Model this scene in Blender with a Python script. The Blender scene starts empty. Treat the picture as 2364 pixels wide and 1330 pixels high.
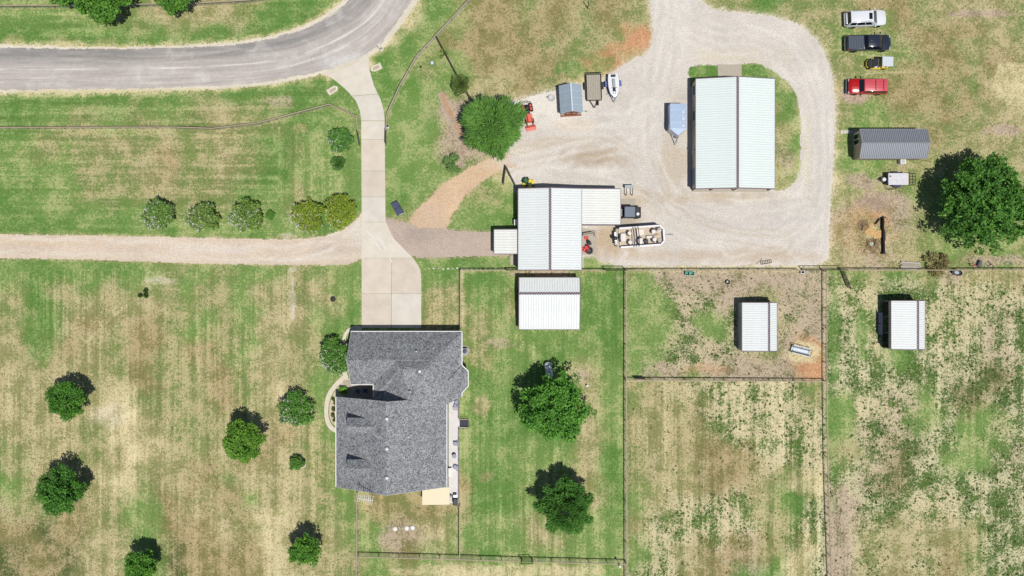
import bpy, bmesh, math, random
import numpy as np
from mathutils import Vector, Matrix

# ---------------------------------------------------------------- camera, sky, sun, exposure
S = 18.0          # photo pixels per metre on the ground
H = 115.0         # camera height above the ground
scene = bpy.context.scene
C = scene.collection
cam = bpy.data.cameras.new('camera'); camo = bpy.data.objects.new('camera', cam); C.objects.link(camo)
cam.sensor_fit = 'HORIZONTAL'; cam.sensor_width = 36.0
cam.lens = 36.0 * H / (2364.0 / S)
cam.clip_start = 1.0; cam.clip_end = 6000.0
camo.location = (0, 0, H); camo.rotation_euler = (0, 0, 0)
scene.camera = camo
SUN = Vector((0.19, -0.25, 1.0)).normalized()          # towards the sun
el = math.asin(SUN.z); az = math.atan2(SUN.x, SUN.y)
world = bpy.data.worlds.new('World'); scene.world = world; world.use_nodes = True
wn = world.node_tree; bg = wn.nodes['Background']
sky = wn.nodes.new('ShaderNodeTexSky'); sky.sky_type = 'NISHITA'; sky.sun_disc = False
sky.sun_elevation = el; sky.sun_rotation = az; sky.air_density = 1.0; sky.dust_density = 0.6
wn.links.new(sky.outputs[0], bg.inputs[0]); bg.inputs[1].default_value = 0.065
sl = bpy.data.lights.new('sun', 'SUN'); sl.energy = 4.2; sl.angle = math.radians(0.53); sl.color = (1.0, 0.965, 0.90)
so = bpy.data.objects.new('sun', sl); C.objects.link(so)
so.rotation_euler = (-SUN).to_track_quat('-Z', 'Y').to_euler(); so.location = SUN * 200
vs = scene.view_settings; vs.view_transform = 'Standard'; vs.look = 'None'; vs.gamma = 1.0; vs.exposure = 0.0
vs.use_curve_mapping = False

# ---------------------------------------------------------------- helpers
rnd = random.Random(7)
PI = math.pi
def P(px, py, h=0.0):
    k = (1 - h / H) / S
    return Vector(((px - 1182) * k, (665 - py) * k, h))
def G(px, py): 
    v = P(px, py); return (v.x, v.y)

def lin(c):
    return tuple(((x / 255.0) / 12.92 if x / 255.0 < 0.04045 else ((x / 255.0 + 0.055) / 1.055) ** 2.4) for x in c)
EK = 1.36        # how much brighter than its albedo a sunlit level surface shows
def alb(c): return tuple(min(0.9, x / EK) for x in lin(c))

class MB:
    def __init__(s): s.v = []; s.f = []
    def add(s, vs_, fs):
        b = len(s.v); s.v += [tuple(p) for p in vs_]; s.f += [tuple(b + i for i in f) for f in fs]; return s
    def box(s, c, d, rz=0.0, ry=0.0, rx=0.0, top=(1, 1)):
        x, y, z = d[0] / 2, d[1] / 2, d[2] / 2
        pts = [(-x, -y, -z), (x, -y, -z), (x, y, -z), (-x, y, -z)] + [(a * top[0], b * top[1], z) for a, b in ((-x, -y), (x, -y), (x, y), (-x, y))]
        M = Matrix.Rotation(rz, 3, 'Z') @ Matrix.Rotation(ry, 3, 'Y') @ Matrix.Rotation(rx, 3, 'X')
        c = Vector(c)
        return s.add([c + M @ Vector(p) for p in pts], [(3, 2, 1, 0), (4, 5, 6, 7), (0, 1, 5, 4), (1, 2, 6, 5), (2, 3, 7, 6), (3, 0, 4, 7)])
    def bbox(s, c, d, b=0.03, rz=0.0):            # box with chamfered vertical and top edges
        x, y, z = d[0] / 2, d[1] / 2, d[2] / 2
        def ring(x_, y_, zz, k): return [(-x_ + k, -y_, zz), (x_ - k, -y_, zz), (x_, -y_ + k, zz), (x_, y_ - k, zz), (x_ - k, y_, zz), (-x_ + k, y_, zz), (-x_, y_ - k, zz), (-x_, -y_ + k, zz)]
        M = Matrix.Rotation(rz, 3, 'Z'); c = Vector(c)
        rs = [ring(x, y, -z, b), ring(x, y, z - b, b), ring(x - b, y - b, z, b * .7)]
        return s.loft([[c + M @ Vector(p) for p in r] for r in rs])
    def loft(s, secs, caps=True, closed=True):
        n = len(secs[0]); b = len(s.v)
        for q in secs: s.v += [tuple(p) for p in q]
        for i in range(len(secs) - 1):
            for j in range(n if closed else n - 1):
                k = (j + 1) % n
                s.f.append((b + i * n + j, b + i * n + k, b + (i + 1) * n + k, b + (i + 1) * n + j))
        if caps and closed:
            s.f.append(tuple(b + j for j in reversed(range(n))))
            s.f.append(tuple(b + (len(secs) - 1) * n + j for j in range(n)))
        return s
    def tube(s, p0, p1, r, n=6, r1=None):
        p0 = Vector(p0); p1 = Vector(p1); d = (p1 - p0)
        if d.length < 1e-6: return s
        q = d.to_track_quat('Z', 'Y'); r1 = r if r1 is None else r1
        return s.loft([[p + q @ Vector((rr * math.cos(2 * PI * i / n), rr * math.sin(2 * PI * i / n), 0)) for i in range(n)] for p, rr in ((p0, r), (p1, r1))])
    def path(s, pts, r, n=6):
        for a, b in zip(pts[:-1], pts[1:]): s.tube(a, b, r, n)
        return s
    def lathe(s, prof, c=(0, 0, 0), n=16, axis='Z', caps=True):
        c = Vector(c); secs = []
        for r, z in prof:
            ring = []
            for i in range(n):
                a = 2 * PI * i / n; u, w = r * math.cos(a), r * math.sin(a)
                ring.append(c + (Vector((u, w, z)) if axis == 'Z' else Vector((w, z, u)) if axis == 'Y' else Vector((z, u, w))))
            secs.append(ring)
        return s.loft(secs, caps)
    def prism(s, poly, z0, z1):
        return s.loft([[(p[0], p[1], z0) for p in poly], [(p[0], p[1], z1) for p in poly]])
    def slab(s, pts, t):                           # polygon in space, t thick downwards
        return s.loft([[(p[0], p[1], p[2] - t) for p in pts], [tuple(p) for p in pts]])
    def build(s, name, mat, parent=None, smooth=None, kind=None):
        me = bpy.data.meshes.new(name); me.from_pydata(s.v, [], s.f); me.update()
        bm = bmesh.new(); bm.from_mesh(me); bmesh.ops.recalc_face_normals(bm, faces=bm.faces); bm.to_mesh(me); bm.free()
        if smooth:
            me.polygons.foreach_set('use_smooth', [True] * len(me.polygons)); me.set_sharp_from_angle(angle=math.radians(smooth))
        return obj(name, me, mat, parent, kind)

def obj(name, me, mat, parent=None, kind=None):
    if mat is not None and not me.materials: me.materials.append(mat)
    o = bpy.data.objects.new(name, me); C.objects.link(o)
    if parent is not None: o.parent = parent
    if kind: o['kind'] = kind
    return o
def thing(name, label, cat, loc=(0, 0, 0), rz=0.0, group=None):
    o = bpy.data.objects.new(name, None); C.objects.link(o); o.empty_display_size = 0.3
    o.location = loc; o.rotation_euler = (0, 0, rz); return tag(o, label, cat, group)
def tag(o, label, cat, group=None):
    o['label'] = label; o['category'] = cat
    if group: o['group'] = group
    return o
def struct(o): o['kind'] = 'structure'; return o
def copy_tree(o, parent=None):
    c = o.copy(); C.objects.link(c); c.parent = parent
    for ch in list(o.children): copy_tree(ch, c)
    return c

# ---------------------------------------------------------------- materials
MATS = {}
def mat(name, c, rough=0.7, metal=0.0, var=0.0, vscale=3.0, bump=0.0, bscale=20.0, spec=0.4, c2=None, srgb=True, coat=0.0, stretch=None, trans=0.0):
    if name in MATS: return MATS[name]
    m = bpy.data.materials.new(name); m.use_nodes = True; MATS[name] = m
    nt = m.node_tree; b = nt.nodes['Principled BSDF']
    col = alb(c) if srgb else c
    b.inputs['Base Color'].default_value = (*col, 1); b.inputs['Roughness'].default_value = rough
    b.inputs['Metallic'].default_value = metal; b.inputs['Specular IOR Level'].default_value = spec
    if coat: b.inputs['Coat Weight'].default_value = coat; b.inputs['Coat Roughness'].default_value = 0.08
    if trans: b.inputs['Transmission Weight'].default_value = trans
    tc = nt.nodes.new('ShaderNodeTexCoord'); vec = tc.outputs['Object']
    if stretch:
        mp = nt.nodes.new('ShaderNodeMapping'); mp.inputs['Scale'].default_value = stretch
        nt.links.new(vec, mp.inputs[0]); vec = mp.outputs[0]
    if var or c2:
        n = nt.nodes.new('ShaderNodeTexNoise'); n.inputs['Scale'].default_value = vscale; n.inputs['Detail'].default_value = 5; n.inputs['Roughness'].default_value = 0.65
        nt.links.new(vec, n.inputs['Vector'])
        r = nt.nodes.new('ShaderNodeValToRGB'); e = r.color_ramp.elements
        e[0].position = 0.36; e[1].position = 0.64
        d = tuple((alb(c2) if srgb else c2)) if c2 else tuple(x * (1 - var) for x in col)
        u = col if c2 else tuple(min(0.92, x * (1 + var * .6)) for x in col)
        e[0].color = (*d, 1); e[1].color = (*u, 1)
        nt.links.new(n.outputs[0], r.inputs[0]); nt.links.new(r.outputs[0], b.inputs['Base Color'])
    if bump:
        n2 = nt.nodes.new('ShaderNodeTexNoise'); n2.inputs['Scale'].default_value = bscale; n2.inputs['Detail'].default_value = 4
        nt.links.new(vec, n2.inputs['Vector'])
        bp = nt.nodes.new('ShaderNodeBump'); bp.inputs['Strength'].default_value = bump; bp.inputs['Distance'].default_value = 0.02
        nt.links.new(n2.outputs[0], bp.inputs['Height']); nt.links.new(bp.outputs[0], b.inputs['Normal'])
    return m

M_white_roof = mat('white_metal_roof', (238, 242, 241), 0.45, 0, var=0.045, vscale=0.8, spec=0.3)
M_cream_roof = mat('cream_metal_roof', (240, 241, 235), 0.5, 0, var=0.05, vscale=0.8, spec=0.3)
M_trim = mat('mauve_brown_trim', (124, 104, 116), 0.6, var=0.1)
M_tanwall = mat('tan_metal_wall', (205, 196, 178), 0.6, var=0.08)
M_greywall = mat('grey_metal_wall', (178, 184, 186), 0.55, var=0.08)
M_dark = mat('dark_interior', (40, 42, 48), 0.9)
M_glass = mat('window_glass', (28, 34, 48), 0.08, spec=0.7)
M_frame = mat('white_frame', (232, 232, 230), 0.5)
M_conc = mat('concrete', (214, 203, 186), 0.85, c2=(226, 217, 203), vscale=1.3, bump=0.15, bscale=30)
M_conc2 = mat('grey_concrete', (192, 182, 166), 0.85, var=0.08, vscale=2)
M_steel = mat('galvanised_steel', (186, 190, 196), 0.4, 0.6, var=0.08)
M_black = mat('black_metal', (34, 36, 42), 0.5)
M_rubber = mat('tyre_rubber', (38, 38, 40), 0.85)
M_rim = mat('alloy_rim', (196, 198, 202), 0.35, 0.7)
M_pipe = mat('weathered_pipe', (196, 176, 150), 0.6, var=0.14, vscale=6)
M_pipe_dark = mat('dark_pipe', (84, 74, 66), 0.6, var=0.2, vscale=6)
M_wood = mat('weathered_wood', (188, 180, 164), 0.85, var=0.22, vscale=9, bump=0.3)
M_brown = mat('brown_wood', (150, 92, 66), 0.8, var=0.15, vscale=6)
M_bark = mat('bark', (96, 82, 66), 0.95, var=0.25, vscale=8, bump=0.5)
M_plastic_w = mat('white_plastic', (240, 240, 238), 0.5)
# ---------------------------------------------------------------- ground colour map
# kinds of ground, one number per 60 photo pixels (index into PAL, in its order)
GROUND = np.array([
 [1,1,1,1,2,2,3,3,3,2,0,0,1,1,1,5,0,1,4,4,2,4,2,4,2,5,5,2,2,0,2,2,2,4,4,2,3,3,3,2],
 [0,0,0,0,0,0,0,0,0,0,0,0,5,5,5,0,1,4,4,4,4,2,2,2,11,5,5,5,5,5,5,2,1,1,2,4,4,2,3,2],
 [5,5,5,5,5,5,5,5,5,5,5,5,5,1,0,1,2,1,4,3,4,4,2,11,5,5,0,0,0,0,5,5,2,2,1,2,4,2,4,3],
 [0,0,0,0,0,0,0,0,0,0,0,0,0,0,0,0,1,1,3,3,4,2,5,5,5,5,0,0,0,0,0,5,3,2,4,4,2,4,3,5],
 [0,1,1,2,1,2,1,2,3,2,2,0,1,1,1,1,1,6,6,3,5,5,5,5,5,5,0,0,0,4,0,5,2,1,2,2,4,2,3,3],
 [1,2,2,2,3,2,3,2,3,2,0,2,1,1,1,1,1,6,6,3,5,5,5,5,5,5,0,0,0,6,1,5,1,1,1,4,2,3,3,2],
 [1,1,1,2,2,3,4,2,3,2,0,1,1,1,1,1,1,1,1,5,5,5,5,5,5,5,0,0,0,2,1,5,1,1,2,2,2,1,2,3],
 [0,1,1,2,2,2,3,2,2,0,1,2,1,1,1,0,1,1,2,1,5,5,5,5,5,5,5,5,5,5,5,5,2,3,6,1,1,1,1,1],
 [0,0,0,1,0,1,0,1,1,0,1,1,0,1,1,2,5,1,1,0,5,5,5,5,5,5,5,5,5,5,5,5,6,11,6,2,1,1,1,1],
 [0,0,1,1,0,1,0,1,1,0,1,1,1,1,5,5,1,1,1,1,1,1,1,1,3,5,5,5,5,5,5,5,3,6,3,2,1,2,1,2],
 [1,0,0,1,0,1,2,1,2,1,1,2,1,1,1,1,1,0,0,1,1,6,1,0,1,6,6,6,6,6,6,6,1,2,0,2,6,3,3,3],
 [2,0,2,3,2,3,2,2,2,1,3,2,3,1,1,1,2,2,1,0,0,0,0,0,1,7,7,7,6,2,6,7,8,8,9,9,8,8,8,8],
 [2,0,3,4,3,4,2,1,2,1,3,3,1,0,1,1,3,2,2,1,1,1,0,0,1,1,7,1,7,2,7,6,9,8,0,9,8,8,7,9],
 [3,2,4,3,2,4,2,4,2,1,3,2,2,1,1,1,1,1,2,1,1,0,1,0,1,7,7,7,7,2,6,11,9,8,0,9,8,9,7,9],
 [3,3,3,3,2,4,2,2,4,2,3,2,1,1,1,1,1,1,0,1,0,0,3,1,1,6,2,6,6,6,6,11,9,9,9,9,9,9,10,9],
 [3,3,3,3,5,2,2,2,4,2,3,2,1,1,1,1,1,1,0,1,0,0,3,1,2,3,8,8,8,8,8,2,1,8,7,1,9,10,9,9],
 [3,3,3,2,5,3,2,2,2,3,4,3,1,1,1,1,1,1,0,0,0,0,3,1,3,3,4,8,8,8,8,8,1,7,7,9,9,1,8,9],
 [2,3,3,2,3,5,3,2,3,4,3,2,2,1,1,1,1,1,1,1,1,1,3,0,2,3,4,4,4,8,8,8,2,7,10,9,1,1,9,7],
 [1,3,3,3,5,2,3,4,2,3,3,3,2,1,4,4,4,4,0,0,1,2,3,0,2,3,3,4,4,3,2,5,9,7,10,9,9,9,9,9],
 [3,2,4,3,2,1,4,3,4,1,3,3,2,1,4,2,4,2,0,0,1,1,3,0,1,3,8,8,8,2,0,9,6,9,9,8,8,9,9,9],
 [4,10,4,3,2,1,4,4,3,4,5,3,3,1,1,6,3,1,1,1,3,2,1,1,3,8,8,8,8,2,8,9,6,8,3,8,3,2,9,9],
 [10,4,10,3,3,1,10,4,4,4,5,3,3,2,1,4,1,2,0,1,1,1,1,1,1,8,3,4,6,0,5,9,6,8,3,8,4,2,9,9],
 [10,4,10,3,3,1,10,4,4,4,5,3,3,2,1,1,3,5,5,5,1,3,1,1,7,8,4,4,0,0,5,9,6,3,4,3,4,2,9,9]])
#            colour A (thin, dry)   colour B (grown)     cover contrast
PAL = {'G': ((150, 172, 106),  (102, 141, 68),   .60, .30),
       'g': ((176, 184, 124), (122, 154, 82),  .58, .42),
       'm': ((190, 180, 134), (128, 146, 84),  .52, .50),
       't': ((202, 189, 146), (150, 150, 98), .47, .50),
       'b': ((188, 170, 128), (140, 134, 86),  .46, .50),
       'y': ((228, 214, 170), (182, 174, 120), .32, .35),
       's': ((198, 180, 156), (128, 124, 86),  .32, .55),
       'S': ((208, 192, 160), (90, 116, 58),   .42, .85),
       'Q': ((217, 204, 164), (98, 126, 62),   .42, .80),
       'D': ((212, 204, 164), (92, 118, 60),   .54, .80),
       'K': ((176, 162, 122),  (96, 108, 62),    .58, .60),
       'o': ((222, 174, 134), (200, 148, 108),  .45, .40),
       'w': ((236, 226, 206), (206, 194, 166), .40, .40),
       'B': ((204, 182, 162), (172, 150, 130), .45, .40)}
# patches with their own outline: x, y, rx, ry, kind, strength
BLOBS = [(1480, 92, 34, 26, 'o', 1), (1430, 108, 46, 11, 'o', .6), (1395, 122, 30, 7, 'o', .4), (1972, 222, 38, 17, 'B', 1),
 (1985, 415, 38, 20, 'B', .8), (2018, 468, 46, 24, 'B', .9), (1988, 538, 76, 58, 'o', .35), (1992, 535, 70, 52, 't', .4), (2006, 540, 40, 42, 'b', .75), (2012, 536, 16, 20, 'y', .8),
 (2330, 190, 46, 42, 'y', .9), (2270, 32, 70, 9, 'B', .8), (2320, 300, 50, 14, 'B', .8), (2250, 200, 12, 30, 'G', .6),
 (1868, 800, 28, 26, 'o', .7), (1864, 848, 28, 16, 'o', .7), (1848, 812, 38, 30, 'y', .85), (1640, 850, 60, 14, 'o', .35), (1690, 640, 220, 14, 's', .8),
 (1880, 700, 18, 70, 's', .8), (1500, 740, 50, 120, 'g', .8), (1640, 752, 36, 34, 'g', .8), (1520, 690, 40, 30, 'g', .7),
 (1030, 250, 16, 34, 'B', .9), (1055, 295, 14, 22, 'B', .9), (1075, 345, 22, 22, 'B', .9), (1062, 372, 12, 22, 'B', .8), (1120, 200, 60, 18, 't', .8),
 (245, 960, 40, 30, 'w', .35), (372, 648, 34, 9, 'w', .4), (630, 760, 34, 40, 't', .8), (640, 905, 20, 26, 'y', .8), (620, 870, 24, 60, 't', .7),
 (110, 560, 60, 14, 'G', .7), (1340, 870, 30, 16, 's', .7), (1362, 930, 16, 60, 't', .8), (1350, 1000, 34, 20, 't', .7), (1110, 935, 20, 24, 't', .9),
 (1150, 792, 34, 16, 's', .6), (1125, 1100, 18, 12, 't', .6), (1240, 628, 60, 9, 's', 1), (1262, 633, 75, 8, 's', 1), (1180, 700, 16, 40, 't', .5),
 (960, 1180, 120, 40, 'b', .55), (905, 1255, 40, 22, 's', .7), (985, 1215, 50, 22, 't', .6), (1180, 1318, 240, 18, 'y', .7), (1740, 1270, 70, 40, 'b', .6),
 (1560, 1010, 60, 60, 't', .7), (1600, 940, 50, 40, 't', .5), (2130, 970, 60, 40, 'g', .5), (2290, 1000, 50, 60, 'g', .4), (2090, 1250, 130, 60, 't', .6), (2040, 1010, 50, 60, 'S', .6),
 (2060, 1110, 70, 30, 'K', .4), (1926, 760, 14, 120, 'G', .6), (1926, 1000, 14, 160, 'G', .5), (1990, 770, 16, 60, 'G', .8), (2230, 880, 60, 60, 'K', .2),
 (1810, 310, 22, 28, 't', .7), (1815, 370, 16, 30, 's', .7), (1020, 690, 40, 30, 't', .6), (1000, 720, 30, 20, 't', .5), (90, 770, 40, 60, 'G', .7),
 (650, 235, 40, 14, 's', .6), (690, 300, 18, 14, 't', .7), (1260, 60, 60, 40, 'b', .6), (1160, 130, 70, 40, 'b', .5), (1330, 160, 50, 20, 'G', .7),
 (1390, 150, 30, 20, 'G', .6), (470, 1050, 20, 20, 't', .5), (2300, 600, 80, 14, 's', .8), (2110, 200, 90, 60, 'b', .7), (2150, 110, 50, 20, 'b', .5),
 (2230, 70, 60, 22, 'b', .7), (675, 690, 7, 60, 'w', .55), (677, 620, 10, 8, 'w', .6), (665, 547, 18, 7, 'w', .5), (460, 560, 60, 6, 's', .6)]

_rng = np.random.default_rng(11); _tab = _rng.random((256, 256))
def vnoise(x, y):
    xi = np.floor(x).astype(int); yi = np.floor(y).astype(int); fx = x - xi; fy = y - yi
    fx = fx * fx * (3 - 2 * fx); fy = fy * fy * (3 - 2 * fy)
    a = _tab[xi & 255, yi & 255]; b = _tab[(xi + 1) & 255, yi & 255]; c = _tab[xi & 255, (yi + 1) & 255]; d = _tab[(xi + 1) & 255, (yi + 1) & 255]
    return (a * (1 - fx) + b * fx) * (1 - fy) + (c * (1 - fx) + d * fx) * fy
def fbm(x, y, o=4):
    s = 0; a = 0.5; t = 0
    for i in range(o): s = s + a * vnoise(x * 2 ** i + 17.3 * i, y * 2 ** i + 9.1 * i); t += a; a *= 0.55
    return s / t - 0.5
def sdpoly(X, Y, poly):                         # signed distance to a polygon, negative inside
    d = np.full(X.shape, 1e18); ins = np.zeros(X.shape, bool); n = len(poly)
    for i in range(n):
        x0, y0 = poly[i]; x1, y1 = poly[(i + 1) % n]; ex, ey = x1 - x0, y1 - y0; l2 = ex * ex + ey * ey + 1e-12
        t = np.clip(((X - x0) * ex + (Y - y0) * ey) / l2, 0, 1)
        d = np.minimum(d, (X - x0 - t * ex) ** 2 + (Y - y0 - t * ey) ** 2)
        c = ((y0 > Y) != (y1 > Y)) & (X < ex * (Y - y0) / (ey if abs(ey) > 1e-12 else 1e-12) + x0); ins ^= c
    d = np.sqrt(d); return np.where(ins, -d, d)
def smooth_poly(pts, it=2, closed=True):
    for _ in range(it):
        q = []; n = len(pts)
        for i in range(n if closed else n - 1):
            a, b = pts[i], pts[(i + 1) % n]
            q += [(a[0] * .75 + b[0] * .25, a[1] * .75 + b[1] * .25), (a[0] * .25 + b[0] * .75, a[1] * .25 + b[1] * .75)]
        pts = q if closed else [pts[0]] + q + [pts[-1]]
    return pts
def gp(pts): return [G(*p) for p in pts]

# ---------------------------------------------------------------- outlines of roads, lanes and yards (photo pixels on the ground)
ROAD_UP = [(-900, 100), (-200, 106), (0, 109), (140, 113), (300, 113), (450, 109), (540, 103), (620, 91), (700, 68), (760, 38), (800, 8), (900, -110), (990, -260), (1040, -420)]
ROAD_LO = [(1190, -420), (1110, -230), (1010, -80), (955, -4), (930, 32), (905, 68), (880, 100), (840, 128), (762, 160), (620, 189), (500, 199), (300, 205), (0, 208), (-200, 206), (-900, 200)]
ROAD = gp(ROAD_UP + ROAD_LO)
SHOULDER = gp([(-900, 94), (0, 102), (140, 107), (300, 109), (450, 103), (540, 96), (620, 84), (700, 60), (755, 30), (800, -5), (900, -122), (1030, -420), (1205, -420), (1120, -230), (1020, -80), (968, 0), (940, 40), (910, 80), (885, 112), (850, 132),
  (856, 150), (770, 180), (740, 172), (620, 196), (500, 206), (300, 212), (0, 215), (-200, 213), (-900, 206)])
GRAVEL = smooth_poly(gp([(1500, -300), (1502, 0), (1506, 60), (1508, 100), (1485, 128), (1450, 142), (1422, 160), (1402, 180), (1375, 200), (1345, 196), (1310, 205), (1281, 209), (1240, 219), (1215, 228), (1180, 232), (1135, 258), (1105, 320), (1150, 366), (1168, 386), (1180, 412), (1192, 436),
  (1215, 470), (1300, 520), (1330, 560), (1338, 592), (1372, 592), (1392, 604), (1425, 613), (1500, 614), (1700, 613), (1850, 612), (1905, 610), (1914, 580), (1913, 520), (1916, 460), (1922, 400), (1926, 320), (1928, 240), (1922, 180), (1906, 124), (1880, 84), (1838, 54), (1780, 36), (1700, 28), (1640, 20), (1608, -8), (1600, -300)]), 1)
ISLAND = smooth_poly(gp([(1590, 158), (1602, 150), (1655, 150), (1712, 148), (1752, 146), (1790, 166), (1826, 194), (1844, 232), (1850, 310), (1848, 390), (1836, 424), (1806, 441), (1782, 441), (1780, 300), (1700, 240), (1610, 230), (1590, 190)]), 1)
LANE = smooth_poly(gp([(-900, 530), (0, 541), (300, 545), (560, 551), (660, 553), (740, 548), (790, 531), (820, 510), (838, 488), (850, 540), (846, 612), (660, 612), (500, 610), (250, 601), (0, 596), (-900, 590)]), 1)
PATH = smooth_poly(gp([(880, 505), (905, 506), (945, 518), (990, 514), (1040, 533), (1140, 536), (1210, 535), (1210, 590), (1140, 590), (1000, 594), (955, 596), (925, 575), (890, 550)]), 1)
DIRT = smooth_poly(gp([(1172, 356), (1130, 364), (1090, 384), (1045, 408), (1005, 440), (970, 478), (945, 505), (950, 522), (1000, 528), (1034, 528), (1042, 500), (1062, 464), (1104, 424), (1140, 402), (1172, 388), (1205, 376), (1200, 352)]), 1)
BED = smooth_poly(gp([(808, 762), (796, 780), (798, 850), (800, 868), (776, 884), (756, 910), (749, 945), (752, 972), (764, 990), (785, 1000), (800, 1000), (830, 990), (830, 900), (850, 800), (840, 755), (822, 752)]), 1)

# ---------------------------------------------------------------- ground sheet
def outer(a, n=26, far=2600):
    return a + np.geomspace(0.4, far, n)
xd = np.arange(-69.5, 69.5, 0.22); yd = np.arange(-40.5, 40.5, 0.22)
xs = np.concatenate([-outer(69.5)[::-1], xd, outer(69.5)]); ys = np.concatenate([-outer(40.5)[::-1], yd, outer(40.5)])
def letter_fields(X, Y):
    px = X * S + 1182; py = 665 - Y * S
    wx = fbm(X / 3.2, Y / 3.2, 4) * 95; wy = fbm(X / 3.2 + 50, Y / 3.2 + 31, 4) * 95
    qx = px + wx; qy = py + wy
    # fence lines part one pasture from the next
    yard = px < 1444; pad = (px >= 1444) & (px < 1905) & (py > 622)
    qx = np.where(py > 622, np.where(yard, np.minimum(qx, 1409), np.where(pad, np.clip(qx, 1471, 1889), np.maximum(qx, 1951))), qx)
    qy = np.where((px > 1445) & (py > 622), np.maximum(qy, 631), np.where((px > 1445), np.minimum(qy, 569), qy))
    qy = np.where(pad & (py < 877), np.minimum(qy, 869), np.where(pad, np.maximum(qy, 931), qy))
    fx = np.clip(qx / 60 - .5, 0, 38.999); fy = np.clip(qy / 60 - .5, 0, 21.999)
    ix = fx.astype(int); iy = fy.astype(int); tx = fx - ix; ty = fy - iy
    tx = tx * tx * (3 - 2 * tx); ty = ty * ty * (3 - 2 * ty)
    keys = list(PAL); idx = {k: i for i, k in enumerate(keys)}; L = GROUND
    T = np.array([[*alb(PAL[k][0]), *alb(PAL[k][1]), PAL[k][2], PAL[k][3]] for k in keys])
    F = (T[L[iy, ix]] * ((1 - tx) * (1 - ty))[..., None] + T[L[iy, ix + 1]] * (tx * (1 - ty))[..., None]
         + T[L[iy + 1, ix]] * ((1 - tx) * ty)[..., None] + T[L[iy + 1, ix + 1]] * (tx * ty)[..., None])
    nb = fbm(X / 1.1 + 7, Y / 1.1, 4) * 1.3
    for bx, by, rx, ry, k, st in BLOBS:
        near = (np.abs(px - bx) < rx * 2.2) & (np.abs(py - by) < ry * 2.2)
        if not near.any(): continue
        d = np.sqrt(((px[near] - bx) / rx) ** 2 + ((py[near] - by) / ry) ** 2) + nb[near]
        w = np.clip((1.15 - d) / 0.45, 0, 1) * st
        F[near] = F[near] * (1 - w[:, None]) + T[idx[k]] * w[:, None]
    return F, px, py, T, idx
X, Y = np.meshgrid(xs, ys)
F, PX, PY, TT, IDX = letter_fields(X, Y)
ng = fbm(X / 0.9, Y / 0.9, 4)
inner = (np.abs(X) < 71) & (np.abs(Y) < 42)
def edge_blend(poly, k, width, st=0.9):
    d = np.full(X.shape, 99.0); d[inner] = sdpoly(X[inner], Y[inner], poly)
    w = np.clip(1 - (np.abs(d) + ng * width * 1.6) / width, 0, 1) * st; w = np.where(d < 0, st, w)
    F[...] = F * (1 - w[..., None]) + TT[IDX[k]] * w[..., None]
    return d
edge_blend(SHOULDER, 'y', 0.7); dgr = edge_blend(GRAVEL, 'w', 0.5, .75)
dis = np.full(X.shape, 99.0); dis[inner] = sdpoly(X[inner], Y[inner], ISLAND)
wi = np.clip((0.2 - dis) / 0.3, 0, 1)[..., None]
Ftmp = letter_fields(X[inner], Y[inner])[0]
F[inner] = F[inner] * (1 - wi[inner]) + Ftmp * wi[inner]
edge_blend(LANE, 't', 0.4, .7); edge_blend(PATH, 's', 0.4, .7); edge_blend(DIRT, 't', 0.5, .8)
# bare strip under every fence line is added from FENCES below
sv = np.zeros(X.shape); sh = np.zeros(X.shape)
sv = np.where((PY > 622) & (PX < 1444), .48, sv); sv = np.where((PX > 1444) & (PY > 880), .55, sv); sv = np.where((PX > 1905) & (PY > 622), .35, sv)
sv = np.where((PX > 640) & (PX < 832) & (PY > 290) & (PY < 545), .45, sv); sv = np.where((PX > 1444) & (PX < 1905) & (PY > 622) & (PY < 880), .0, sv)
sh = np.where((PX < 640) & (PY > 240) & (PY < 545), .5, sh); sh = np.where((PX < 760) & (PY < 292), .45, sh)
_sm = np.clip(.8 + fbm(X / 7, Y / 7, 3) * 2.0, .3, 1.2); sv = sv * _sm; sh = sh * _sm
def strip(pts, w=0.22, k='t', st=.6):           # thin worn line along px points
    for (a, b) in zip(pts[:-1], pts[1:]):
        ax, ay = G(*a); bx, by = G(*b)
        m_ = (X > min(ax, bx) - 1) & (X < max(ax, bx) + 1) & (Y > min(ay, by) - 1) & (Y < max(ay, by) + 1)
        if not m_.any(): continue
        ex, ey = bx - ax, by - ay; t = np.clip(((X[m_] - ax) * ex + (Y[m_] - ay) * ey) / (ex * ex + ey * ey), 0, 1)
        d = np.hypot(X[m_] - ax - t * ex, Y[m_] - ay - t * ey) + ng[m_] * .25
        w_ = np.clip((w + .12 - d) / .16, 0, 1) * st
        F[m_] = F[m_] * (1 - w_[:, None]) + TT[IDX[k]] * w_[:, None]

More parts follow.
